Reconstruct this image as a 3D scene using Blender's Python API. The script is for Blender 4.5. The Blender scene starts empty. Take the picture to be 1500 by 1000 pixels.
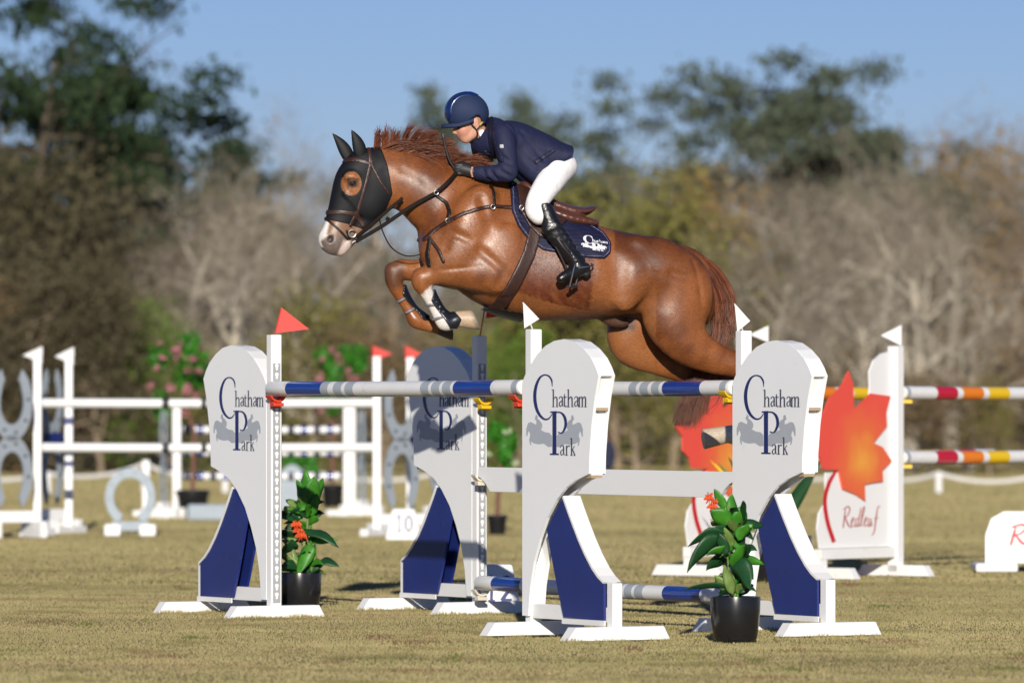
import bpy, bmesh, math, random
import numpy as np
from mathutils import Vector, Matrix, Euler
R = math.radians
random.seed(7)
rng = np.random.default_rng(11)
scene = bpy.context.scene
C = scene.collection

# ------------------------------------------------------------------ camera, sky, sun, exposure
FPX = 9200.0            # focal length in pixels of a 1500 px wide frame
HORIZ = 591.0           # image row of the horizon
CAMH = 1.43
cam_d = bpy.data.cameras.new('camera')
cam = bpy.data.objects.new('camera', cam_d)
C.objects.link(cam)
cam.location = (0, 0, CAMH)
cam.rotation_euler = (R(90), 0, 0)
cam_d.sensor_width = 36.0
cam_d.lens = 36.0 * FPX / 1500.0
cam_d.shift_y = (HORIZ - 500.0) / 1500.0
cam_d.clip_start = 0.5
cam_d.clip_end = 6000
cam_d.dof.use_dof = True
cam_d.dof.focus_distance = 40.2
cam_d.dof.aperture_fstop = 2.6
scene.camera = cam

SUN_EL, SUN_AZ = 18.3, 0.8      # degrees above the horizon; degrees right of straight behind the camera
world = bpy.data.worlds.new('World')
scene.world = world
world.use_nodes = True
wn = world.node_tree.nodes
sky = wn.new('ShaderNodeTexSky')
sky.sky_type = 'NISHITA'
sky.sun_disc = False
sky.sun_elevation = R(SUN_EL)
sky.sun_rotation = R(180 - SUN_AZ)
sky.altitude = 500
sky.air_density = 0.95
sky.dust_density = 0.0
sky.ozone_density = 7.0
tint = wn.new('ShaderNodeMix'); tint.data_type = 'RGBA'; tint.blend_type = 'MULTIPLY'      # white balance of the whole sky
tint.inputs['Factor'].default_value = 1.0; tint.inputs['B'].default_value = (1.22, 1.00, 1.13, 1)
world.node_tree.links.new(sky.outputs[0], tint.inputs['A'])
world.node_tree.links.new(tint.outputs['Result'], wn['Background'].inputs[0])
wn['Background'].inputs[1].default_value = 0.050
sun_d = bpy.data.lights.new('sun', 'SUN')
sun_d.energy = 3.8
sun_d.angle = R(0.5)
sun_d.color = (1.0, 0.93, 0.82)
sun = bpy.data.objects.new('sun', sun_d)
C.objects.link(sun)
_sd = Vector((math.sin(R(SUN_AZ)) * math.cos(R(SUN_EL)), -math.cos(R(SUN_AZ)) * math.cos(R(SUN_EL)), math.sin(R(SUN_EL))))
sun.rotation_euler = _sd.to_track_quat('Z', 'Y').to_euler()
sun.location = (5, -10, 20)
scene.view_settings.view_transform = 'Standard'
scene.view_settings.look = 'None'
scene.view_settings.exposure = 0.45
scene.view_settings.gamma = 1.0
scene.view_settings.use_curve_mapping = False
scene.render.engine = 'CYCLES'
scene.cycles.use_denoising = True
scene.cycles.max_bounces = 6

def W(px, py, D):
    """photo pixel + distance -> world point"""
    return Vector(((px - 750.0) * D / FPX, D, CAMH - (py - HORIZ) * D / FPX))
def DG(py):
    """distance of the ground point seen at an image row"""
    return FPX * CAMH / (py - HORIZ)

# ------------------------------------------------------------------ materials
MATS = {}
def mat(name, col, rough=0.5, spec=0.5, var=0.0, vscale=8.0, bump=0.0, bscale=60.0, col2=None, attr=None, metal=0.0,
        coat=0.0, dirt=None, sheen=0.0, trans=0.0, stretch=None):
    if name in MATS: return MATS[name]
    m = bpy.data.materials.new(name); m.use_nodes = True
    nt = m.node_tree; N = nt.nodes; Lk = nt.links
    b = N['Principled BSDF']
    b.inputs['Roughness'].default_value = rough
    b.inputs['Specular IOR Level'].default_value = spec
    b.inputs['Metallic'].default_value = metal
    b.inputs['Coat Weight'].default_value = coat
    b.inputs['Coat Roughness'].default_value = 0.12
    if sheen:
        b.inputs['Sheen Weight'].default_value = sheen
        b.inputs['Sheen Roughness'].default_value = 0.4
    tc = N.new('ShaderNodeTexCoord')
    vec = tc.outputs['Object']
    if stretch:
        mp = N.new('ShaderNodeMapping'); mp.inputs['Scale'].default_value = stretch
        Lk.new(vec, mp.inputs[0]); vec = mp.outputs[0]
    src = None
    if attr:
        a = N.new('ShaderNodeAttribute'); a.attribute_name = attr; src = a.outputs['Color']
    else:
        rgb = N.new('ShaderNodeRGB'); rgb.outputs[0].default_value = (*col, 1); src = rgb.outputs[0]
    if col2 is not None or var > 0:
        n = N.new('ShaderNodeTexNoise'); n.inputs['Scale'].default_value = vscale
        n.inputs['Detail'].default_value = 5; n.inputs['Roughness'].default_value = 0.6
        Lk.new(vec, n.inputs['Vector'])
        if col2 is not None:
            mx = N.new('ShaderNodeMix'); mx.data_type = 'RGBA'
            cr = N.new('ShaderNodeMapRange'); cr.inputs[1].default_value = 0.38; cr.inputs[2].default_value = 0.62
            Lk.new(n.outputs['Fac'], cr.inputs[0]); Lk.new(cr.outputs[0], mx.inputs['Factor'])
            Lk.new(src, mx.inputs['A']); mx.inputs['B'].default_value = (*col2, 1)
            src = mx.outputs['Result']
        if var > 0:
            mr = N.new('ShaderNodeMapRange'); mr.inputs[1].default_value = 0.25; mr.inputs[2].default_value = 0.75
            mr.inputs[3].default_value = 1 - var; mr.inputs[4].default_value = 1 + var
            Lk.new(n.outputs['Fac'], mr.inputs[0])
            mu = N.new('ShaderNodeVectorMath'); mu.operation = 'SCALE'
            Lk.new(src, mu.inputs[0]); Lk.new(mr.outputs[0], mu.inputs['Scale']); src = mu.outputs[0]
    if dirt is not None:
        # scuffs: sparse noise islands of a dirt colour
        n2 = N.new('ShaderNodeTexNoise'); n2.inputs['Scale'].default_value = dirt[1]; n2.inputs['Detail'].default_value = 8
        n2.inputs['Roughness'].default_value = 0.7
        Lk.new(tc.outputs['Object'], n2.inputs['Vector'])
        m2 = N.new('ShaderNodeMapRange'); m2.inputs[1].default_value = dirt[2]; m2.inputs[2].default_value = dirt[2] + 0.12
        m2.inputs[4].default_value = dirt[3]
        Lk.new(n2.outputs['Fac'], m2.inputs[0])
        mx = N.new('ShaderNodeMix'); mx.data_type = 'RGBA'
        Lk.new(m2.outputs[0], mx.inputs['Factor']); Lk.new(src, mx.inputs['A']); mx.inputs['B'].default_value = (*dirt[0], 1)
        src = mx.outputs['Result']
    Lk.new(src, b.inputs['Base Color'])
    if bump > 0:
        n3 = N.new('ShaderNodeTexNoise'); n3.inputs['Scale'].default_value = bscale; n3.inputs['Detail'].default_value = 4
        Lk.new(vec, n3.inputs['Vector'])
        bp = N.new('ShaderNodeBump'); bp.inputs['Strength'].default_value = bump; bp.inputs['Distance'].default_value = 0.01
        Lk.new(n3.outputs['Fac'], bp.inputs['Height']); Lk.new(bp.outputs[0], b.inputs['Normal'])
    if trans > 0:
        t = N.new('ShaderNodeBsdfTranslucent'); Lk.new(src, t.inputs['Color'])
        ms = N.new('ShaderNodeMixShader'); ms.inputs[0].default_value = trans
        out = N['Material Output']
        Lk.new(b.outputs[0], ms.inputs[1]); Lk.new(t.outputs[0], ms.inputs[2]); Lk.new(ms.outputs[0], out.inputs['Surface'])
    MATS[name] = m
    return m

WHITE = mat('white_paint', (0.80, 0.80, 0.79), 0.42, 0.4, var=0.03, vscale=3, dirt=((0.42, 0.36, 0.27), 9.0, 0.60, 0.5))
WHITE2 = mat('white_plastic', (0.82, 0.82, 0.82), 0.35, 0.5, var=0.02, vscale=2)
PANELW = mat('panel_white', (0.85, 0.86, 0.87), 0.35, 0.5, var=0.015, vscale=1.5, dirt=((0.50, 0.46, 0.40), 11.0, 0.64, 0.4))
NAVY = mat('navy_panel_paint', (0.012, 0.025, 0.16), 0.38, 0.5, var=0.12, vscale=4, dirt=((0.22, 0.24, 0.34), 14.0, 0.63, 0.45))
INK = mat('navy_ink', (0.012, 0.022, 0.13), 0.4)
INKGREY = mat('charcoal_ink', (0.035, 0.045, 0.09), 0.45)
EMBLEM = mat('silver_grey_ink', (0.40, 0.43, 0.48), 0.45, var=0.04, vscale=12)
BLUE = mat('pole_blue_paint', (0.008, 0.04, 0.26), 0.22, 0.6, coat=0.5, var=0.08, vscale=5, dirt=((0.35, 0.38, 0.45), 18.0, 0.70, 0.4))
POLEW = mat('pole_white_paint', (0.76, 0.76, 0.75), 0.35, 0.5, var=0.04, vscale=6, dirt=((0.38, 0.35, 0.30), 10.0, 0.58, 0.5))
POLEG = mat('pole_grey_paint', (0.36, 0.40, 0.44), 0.4, 0.5, var=0.05, vscale=6)
GREYMET = mat('track_grey', (0.34, 0.35, 0.36), 0.4, 0.5, var=0.1, vscale=10)
WOOD = mat('raw_plywood', (0.40, 0.29, 0.17), 0.7, var=0.2, vscale=10, stretch=(1, 1, 6))
REDP = mat('red_plastic', (0.62, 0.05, 0.02), 0.4)
REDFLAG = mat('red_flag_plastic', (0.75, 0.045, 0.03), 0.5, trans=0.25)
WHITEFLAG = mat('white_flag_plastic', (0.82, 0.82, 0.82), 0.5, trans=0.25)
YELP = mat('yellow_plastic', (0.72, 0.46, 0.01), 0.4)
STEEL = mat('polished_steel', (0.22, 0.22, 0.22), 0.35, metal=1.0)
BLACKPOT = mat('black_pot_plastic', (0.012, 0.012, 0.013), 0.22, 0.5, var=0.2, vscale=6, dirt=((0.25, 0.23, 0.2), 20.0, 0.68, 0.45))
SOIL = mat('potting_soil', (0.035, 0.022, 0.014), 0.95, bump=0.8, bscale=40)

# ------------------------------------------------------------------ mesh helpers
def tag(o, label=None, cat=None, group=None, kind=None):
    if label: o['label'] = label
    if cat: o['category'] = cat
    if group: o['group'] = group
    if kind: o['kind'] = kind
    return o
def empty(name, loc, label=None, cat=None, group=None, rotz=0.0):
    o = bpy.data.objects.new(name, None); C.objects.link(o)
    o.location = loc; o.rotation_euler = (0, 0, rotz); o.empty_display_size = 0.1
    return tag(o, label, cat, group)
def mesh_obj(name, me, m, parent=None):
    o = bpy.data.objects.new(name, me); C.objects.link(o)
    if m is not None:
        for k in (m if isinstance(m, (list, tuple)) else [m]):
            me.materials.append(k)
    if parent is not None: o.parent = parent
    return o
class MB:
    """collects geometry of ONE part"""
    def __init__(s): s.v = []; s.f = []; s.mi = []
    def add(s, vs, fs, mi=0):
        n = len(s.v); s.v += [tuple(v) for v in vs]
        s.f += [tuple(i + n for i in f) for f in fs]; s.mi += [mi] * len(fs)
        return s
    def box(s, lo, hi, mi=0, M=None):
        x0, y0, z0 = lo; x1, y1, z1 = hi
        vs = [(x0, y0, z0), (x1, y0, z0), (x1, y1, z0), (x0, y1, z0), (x0, y0, z1), (x1, y0, z1), (x1, y1, z1), (x0, y1, z1)]
        if M is not None: vs = [tuple(M @ Vector(v)) for v in vs]
        return s.add(vs, [(0, 3, 2, 1), (4, 5, 6, 7), (0, 1, 5, 4), (1, 2, 6, 5), (2, 3, 7, 6), (3, 0, 4, 7)], mi)
    def prism(s, pts, y0, y1, mi=0, f=None):
        """polygon in (x,z) extruded in y; f maps a point"""
        n = len(pts)
        vs = [(p[0], y0, p[1]) for p in pts] + [(p[0], y1, p[1]) for p in pts]
        if f: vs = [f(v) for v in vs]
        fs = [tuple(range(n)), tuple(range(2 * n - 1, n - 1, -1))]
        fs += [(i, i + n, (i + 1) % n + n, (i + 1) % n) for i in range(n)]
        return s.add(vs, fs, mi)
    def tube(s, pts, rad, n=8, mi=0, flat=1.0, cap=True, up=None):
        pts = [Vector(p) for p in pts]; k = len(pts)
        rad = [rad] * k if not isinstance(rad, (list, tuple)) else rad
        ref = Vector(up) if up is not None else None
        vs = []; prev = None
        for i, p in enumerate(pts):
            t = (pts[min(i + 1, k - 1)] - pts[max(i - 1, 0)]).normalized()
            if ref is not None: a = ref - t * ref.dot(t)
            elif prev is None: a = t.orthogonal()
            else: a = prev - t * prev.dot(t)
            if a.length < 1e-6: a = t.orthogonal()
            a.normalize(); prev = a; b = t.cross(a)
            for j in range(n):
                th = 2 * math.pi * j / n
                vs.append(p + a * (math.cos(th) * rad[i] * flat) + b * (math.sin(th) * rad[i]))
        fs = [(i * n + j, i * n + (j + 1) % n, (i + 1) * n + (j + 1) % n, (i + 1) * n + j) for i in range(k - 1) for j in range(n)]
        if cap: fs += [tuple(range(n - 1, -1, -1)), tuple((k - 1) * n + j for j in range(n))]
        return s.add(vs, fs, mi)
    def lathe(s, prof, n=24, c=(0, 0, 0), mi=0):
        vs = [(c[0] + r * math.cos(2 * math.pi * j / n), c[1] + r * math.sin(2 * math.pi * j / n), c[2] + z) for r, z in prof for j in range(n)]
        k = len(prof)
        fs = [(i * n + j, i * n + (j + 1) % n, (i + 1) * n + (j + 1) % n, (i + 1) * n + j) for i in range(k - 1) for j in range(n)]
        fs += [tuple(range(n - 1, -1, -1)), tuple((k - 1) * n + j for j in range(n))]
        return s.add(vs, fs, mi)
    def mesh(s, name, smooth=False):
        me = bpy.data.meshes.new(name); me.from_pydata(s.v, [], s.f)
        if any(s.mi): me.polygons.foreach_set('material_index', s.mi)
        bm = bmesh.new(); bm.from_mesh(me); bmesh.ops.recalc_face_normals(bm, faces=bm.faces); bm.to_mesh(me); bm.free()
        if smooth:
            me.polygons.foreach_set('use_smooth', [True] * len(me.polygons))
            me.set_sharp_from_angle(angle=R(40))
        me.update(); return me
    def build(s, name, m, parent=None, smooth=False, bevel=0.0):
        o = mesh_obj(name, s.mesh(name, smooth), m, parent)
        if bevel:
            b = o.modifiers.new('bevel', 'BEVEL'); b.width = bevel; b.segments = 2; b.limit_method = 'ANGLE'; b.angle_limit = R(35)
        return o
def np_mesh(name, V, F, k=3, smooth=False, col=None):
    """fast mesh from numpy arrays; F (n,k)"""
    me = bpy.data.meshes.new(name)
    me.vertices.add(len(V)); me.vertices.foreach_set('co', np.asarray(V, np.float32).ravel())
    F = np.asarray(F, np.int32); me.loops.add(F.size); me.loops.foreach_set('vertex_index', F.ravel())
    me.polygons.add(len(F)); me.polygons.foreach_set('loop_start', np.arange(0, F.size, k, dtype=np.int32))
    me.polygons.foreach_set('loop_total', np.full(len(F), k, np.int32))
    if smooth: me.polygons.foreach_set('use_smooth', np.ones(len(F), bool))
    if col is not None:
        a = me.color_attributes.new('col', 'FLOAT_COLOR', 'POINT')
        cc = np.ones((len(V), 4), np.float32); cc[:, :3] = col
        a.data.foreach_set('color', cc.ravel())
    me.update(calc_edges=True)
    me.validate()
    return me
def spline(pts, n):
    """Catmull-Rom through rows of pts, n samples per span"""
    P = np.asarray(pts, float); P = np.vstack([2 * P[0] - P[1], P, 2 * P[-1] - P[-2]])
    out = []
    for i in range(1, len(P) - 2):
        p0, p1, p2, p3 = P[i - 1], P[i], P[i + 1], P[i + 2]
        for t in np.linspace(0, 1, n, endpoint=False):
            out.append(0.5 * (2 * p1 + (p2 - p0) * t + (2 * p0 - 5 * p1 + 4 * p2 - p3) * t * t + (3 * p1 - p0 - 3 * p2 + p3) * t ** 3))
    out.append(P[-2]); return np.array(out)
# ------------------------------------------------------------------ ground
def wave_noise(x, y, seed, freqs, amp=0.6):
    g = np.random.default_rng(seed); out = np.zeros_like(x); a = 1.0; tot = 0
    for f in freqs:
        for _ in range(5):
            th = g.uniform(0, 2 * np.pi); ph = g.uniform(0, 2 * np.pi); ff = f * g.uniform(0.7, 1.4)
            out += a * np.sin((x * np.cos(th) + y * np.sin(th)) * ff + ph)
            tot += a * 0.5
        a *= amp
    return out / tot * 1.6
def ground_mix(x, y):
    g = wave_noise(x, y, 3, (0.5, 1.3, 3.1, 7.0), 0.75)
    return np.clip(0.5 + 0.42 * g, 0, 1)
gm = bpy.data.materials.new('field_turf'); gm.use_nodes = True
nt = gm.node_tree; N = nt.nodes; Lk = nt.links; bs = N['Principled BSDF']
bs.inputs['Roughness'].default_value = 0.95; bs.inputs['Specular IOR Level'].default_value = 0.1
tc = N.new('ShaderNodeTexCoord')
n1 = N.new('ShaderNodeTexNoise'); n1.inputs['Scale'].default_value = 0.9; n1.inputs['Detail'].default_value = 9; n1.inputs['Roughness'].default_value = 0.65
n2 = N.new('ShaderNodeTexNoise'); n2.inputs['Scale'].default_value = 28; n2.inputs['Detail'].default_value = 5
for n in (n1, n2): Lk.new(tc.outputs['Object'], n.inputs['Vector'])
cr = N.new('ShaderNodeValToRGB'); e = cr.color_ramp.elements
e[0].position = 0.30; e[0].color = (0.29, 0.215, 0.10, 1)
e[1].position = 0.72; e[1].color = (0.23, 0.215, 0.075, 1)
k = e.new(0.5); k.color = (0.34, 0.27, 0.125, 1)
Lk.new(n1.outputs['Fac'], cr.inputs[0])
mx = N.new('ShaderNodeMix'); mx.data_type = 'RGBA'; mx.blend_type = 'MULTIPLY'; mx.inputs['Factor'].default_value = 0.7
mr = N.new('ShaderNodeMapRange'); mr.inputs[1].default_value = 0.3; mr.inputs[2].default_value = 0.7; mr.inputs[3].default_value = 0.75; mr.inputs[4].default_value = 1.2
Lk.new(n2.outputs['Fac'], mr.inputs[0]); Lk.new(cr.outputs[0], mx.inputs['A']); Lk.new(mr.outputs[0], mx.inputs['B'])
Lk.new(mx.outputs['Result'], bs.inputs['Base Color'])
bp = N.new('ShaderNodeBump'); bp.inputs['Strength'].default_value = 0.9; bp.inputs['Distance'].default_value = 0.03
Lk.new(n2.outputs['Fac'], bp.inputs['Height']); Lk.new(bp.outputs[0], bs.inputs['Normal'])
# sheet: fine rows where the camera looks, coarse out to the horizon
ys = np.concatenate([[-60, 0, 20], np.arange(28, 62, 0.25), np.arange(62, 140, 1.0), [160, 200, 300, 600, 1500, 3500]])
xs = np.concatenate([[-2500, -600, -150, -40, -20], np.arange(-12, 12.01, 0.3), [20, 40, 150, 600, 2500]])
GX, GY = np.meshgrid(xs, ys)
fade = np.clip((GY - 26) / 6, 0, 1) * np.clip((150 - GY) / 20, 0, 1) * np.clip((16 - np.abs(GX)) / 4, 0, 1)
def ground_z(x, y):
    fd = np.clip((y - 26) / 6, 0, 1) * np.clip((150 - y) / 20, 0, 1) * np.clip((16 - np.abs(x)) / 4, 0, 1)
    return 0.010 * wave_noise(x, y, 8, (0.9, 2.3, 4.0), 0.6) * fd - 0.006
GZ = ground_z(GX, GY)
nx, ny = len(xs), len(ys)
idx = np.arange(nx * ny).reshape(ny, nx)
F = np.stack([idx[:-1, :-1], idx[:-1, 1:], idx[1:, 1:], idx[1:, :-1]], -1).reshape(-1, 4)
tag(mesh_obj('ground', np_mesh('ground', np.stack([GX, GY, GZ], -1).reshape(-1, 3), F, 4, True), gm), kind='structure')
# short mown turf as blades
def blades(y0, y1, dens, w, h, seed):
    g = np.random.default_rng(seed)
    half1 = 750 / FPX * y1 * 1.05 + 3.0
    n = int(dens * (y1 - y0) * 2 * half1)
    y = g.uniform(y0, y1, n); x = g.uniform(-half1, half1, n)
    keep = np.abs(x) < 750 / FPX * y * 1.05 + 3.0
    x, y = x[keep], y[keep]; n = len(x)
    gmix = ground_mix(x, y)
    worn = np.clip(wave_noise(x * 0.6, y * 1.6, 21, (0.9, 2.6, 6.0), 0.8) - 0.35, 0, 1)      # trampled brown scars
    dry = g.random(n) < (0.72 - 0.34 * gmix)
    c = np.where(dry[:, None], np.array([0.425, 0.345, 0.185]), np.array([0.325, 0.300, 0.125]))
    c = c * (1 - 0.45 * worn[:, None]) + np.array([0.33, 0.235, 0.13]) * 0.45 * worn[:, None]
    green = g.random(n) < 0.03 + 0.25 * np.clip(wave_noise(x * 0.5, y * 2.2, 41, (1.6, 4.0), 0.8) - 0.75, 0, 1); c[green] = (0.12, 0.17, 0.04)
    c = c * g.uniform(0.90, 1.10, n)[:, None] * (1 + 0.13 * wave_noise(x * 0.35, y, 31, (1.0, 2.7, 6.5), 0.9))[:, None]
    tuft = np.clip(wave_noise(x * 0.7, y, 51, (5.0, 11.0, 19.0), 0.9) - 0.62, 0, 0.5) * 2 * np.clip((75 - y) / 20, 0, 1)
    c = c * (1 - 0.5 * tuft[:, None]) + np.array([0.13, 0.125, 0.045]) * 0.5 * tuft[:, None]
    th = g.uniform(0, np.pi, n); hh = h * g.uniform(0.45, 1.25, n) * (1 - 0.3 * np.clip(worn, 0, 1)) * (1 + 0.9 * tuft)
    lx = g.normal(0, 0.55, n) * hh; ly = g.normal(0, 0.4, n) * hh
    ww = w * g.uniform(0.6, 1.3, n)
    cx, cy = np.cos(th) * ww, np.sin(th) * ww * 0.5
    gz = ground_z(x, y)
    V = np.empty((n, 3, 3), np.float32)
    V[:, 0] = np.stack([x - cx, y - cy, gz - 0.002], -1)
    V[:, 1] = np.stack([x + cx, y + cy, gz - 0.002], -1)
    V[:, 2] = np.stack([x + lx, y + ly, gz + hh + 0.003], -1)
    return V.reshape(-1, 3), np.repeat(c, 3, 0)
parts = [blades(30, 50, 2700, 0.0036, 0.010, 1), blades(50, 78, 650, 0.008, 0.014, 2), blades(78, 142, 150, 0.018, 0.032, 3)]
V = np.concatenate([p[0] for p in parts]); col = np.concatenate([p[1] for p in parts])
gmat = mat('grass_blade', (0.2, 0.2, 0.1), 0.75, 0.15, attr='col', trans=0.25)
tag(mesh_obj('grass', np_mesh('grass', V, np.arange(len(V)).reshape(-1, 3), 3, False, col), gmat),
    'short dry mown turf of the show field', 'grass', kind='stuff')

# ------------------------------------------------------------------ lettering (drawn as strokes in a 636x1000 layout, y down)
def stroke_quads(path, z0):
    P = np.array([p[:2] for p in path], float); Wd = np.array([p[2] for p in path], float)
    if len(P) > 2:
        A = spline(np.column_stack([P, Wd]), 5); P, Wd = A[:, :2], A[:, 2]
    T = np.gradient(P, axis=0); T /= np.linalg.norm(T, axis=1)[:, None] + 1e-9
    Nn = np.stack([-T[:, 1], T[:, 0]], -1)
    Lf = P + Nn * Wd[:, None] / 2; Rt = P - Nn * Wd[:, None] / 2
    vs = [(*a, z0) for a in Lf] + [(*a, z0) for a in Rt]; n = len(P)
    return vs, [(i, i + 1, n + i + 1, n + i) for i in range(n - 1)]
def sh(path, dx, dy=0.0): return [(x + dx, y + dy, w) for x, y, w in path]
G_h = [[(297, 410, 7), (297, 514, 7)], [(299, 470, 2.5), (308, 455, 5), (316, 462, 7), (317, 480, 7), (317, 514, 7)],
       [(290, 514, 3), (304, 514, 3)], [(311, 514, 3), (324, 514, 3)], [(289, 413, 3), (298, 409, 3)]]
G_a = [[(329, 466, 5), (333, 456, 4), (340, 453, 4.5), (346, 464, 7), (346, 500, 7), (352, 512, 3)],
       [(346, 476, 2.5), (334, 486, 5), (330, 500, 6), (336, 512, 4.5), (346, 502, 2.5)]]
G_t = [[(358, 438, 5), (358, 500, 7), (363, 513, 4.5), (371, 507, 2.5)], [(351, 456, 4), (370, 456, 4)]]
G_m = [[(436, 454, 7), (436, 514, 7)], [(438, 468, 2.5), (446, 455, 5), (452, 464, 7), (452, 514, 7)],
       [(454, 468, 2.5), (462, 455, 5), (469, 464, 7), (469, 514, 7)],
       [(430, 514, 3), (442, 514, 3)], [(447, 514, 3), (458, 514, 3)], [(463, 514, 3), (476, 514, 3)]]
G_r = [[(368, 747, 7), (368, 806, 7)], [(370, 764, 2.5), (377, 750, 5), (386, 752, 7)], [(361, 806, 3), (376, 806, 3)]]
G_k = [[(395, 703, 7), (395, 806, 7)], [(397, 778, 3), (411, 750, 4)], [(401, 770, 4), (413, 806, 7)], [(389, 806, 3), (402, 806, 3)],
       [(407, 806, 3), (417, 806, 3)], [(388, 706, 3), (396, 702, 3)]]
SMALL_A = G_h + G_a + G_t + [sh(p, 82) for p in G_h] + [sh(p, 81) for p in G_a] + G_m
SMALL_B = [sh(p, 6, 294) for p in G_a] + G_r + G_k
SMALL = SMALL_A + SMALL_B
BIG = [[(291, 392, 3), (288, 355, 9), (272, 328, 9), (246, 322, 8), (222, 342, 12), (204, 390, 16), (197, 450, 18), (204, 515, 17),
        (222, 562, 15), (248, 589, 11), (272, 586, 8), (292, 556, 3)],
       [(303, 546, 22), (303, 800, 22)], [(281, 547, 9), (316, 545, 9)], [(279, 801, 9), (327, 801, 9)],
       [(308, 548, 7), (336, 549, 9), (356, 572, 14), (364, 612, 15), (357, 650, 12), (342, 673, 8), (322, 667, 5)]]
HORSE_MARK = [(150, 690), (150, 650), (160, 614), (175, 607), (204, 624), (206, 604), (196, 588), (203, 562), (213, 572), (212, 588), (226, 600),
              (237, 620), (236, 640), (229, 655), (250, 668), (275, 672), (289, 690), (290, 755), (270, 758), (245, 738), (215, 742), (190, 736),
              (176, 726), (178, 752), (170, 742), (166, 712), (172, 688), (166, 660), (160, 672), (156, 695)]
def lettering(strokes, f, name, m, parent, z0=0.0022, dz=0.00025):
    mb = MB()
    for i, s_ in enumerate(strokes):
        vs, fs = stroke_quads(s_, z0 + dz * (i % 12)); mb.add([f(v) for v in vs], fs)
    return mb.build(name, m, parent)

# ------------------------------------------------------------------ the oxer: four winged standards
DV = Vector((0.488, -0.873)); DV.normalize()
NV = Vector((-DV.y, DV.x))           # right and away from the camera
PANEL = [(0, 0.12), (0.075, 0.12), (0.10, 0.30), (0.15, 0.46), (0.225, 0.60), (0.315, 0.73), (0.43, 0.84), (0.54, 0.915), (0.66, 0.962), (0.83, 1.005),
         (0.835, 1.12), (0.86, 1.30), (0.90, 1.47), (0.945, 1.60), (0.905, 1.655), (0.85, 1.71), (0.76, 1.765), (0.65, 1.808), (0.52, 1.825),
         (0.40, 1.815), (0.29, 1.785), (0.19, 1.735), (0.09, 1.66), (0.03, 1.60), (0, 1.56)]
NAVYP = [(0.30, 0.66), (0.33, 0.57), (0.385, 0.42), (0.44, 0.28), (0.51, 0.125), (1.0, 0.115), (1.0, 0.34), (0.93, 0.375), (0.86, 0.425), (0.77, 0.51),
         (0.69, 0.60), (0.62, 0.69), (0.56, 0.77), (0.50, 0.855), (0.40, 0.76)]
ARC = [(0.945, 1.60), (0.905, 1.655), (0.85, 1.71), (0.76, 1.765), (0.65, 1.808), (0.52, 1.825), (0.40, 1.815), (0.29, 1.785), (0.19, 1.735), (0.09, 1.66), (0.03, 1.60)]
CURVE = [(1.0, 0.34), (0.93, 0.375), (0.86, 0.425), (0.77, 0.51), (0.69, 0.60), (0.62, 0.69), (0.56, 0.77), (0.50, 0.855)]
TH = 0.116
FEET = []
keyhole_me = None
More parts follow.
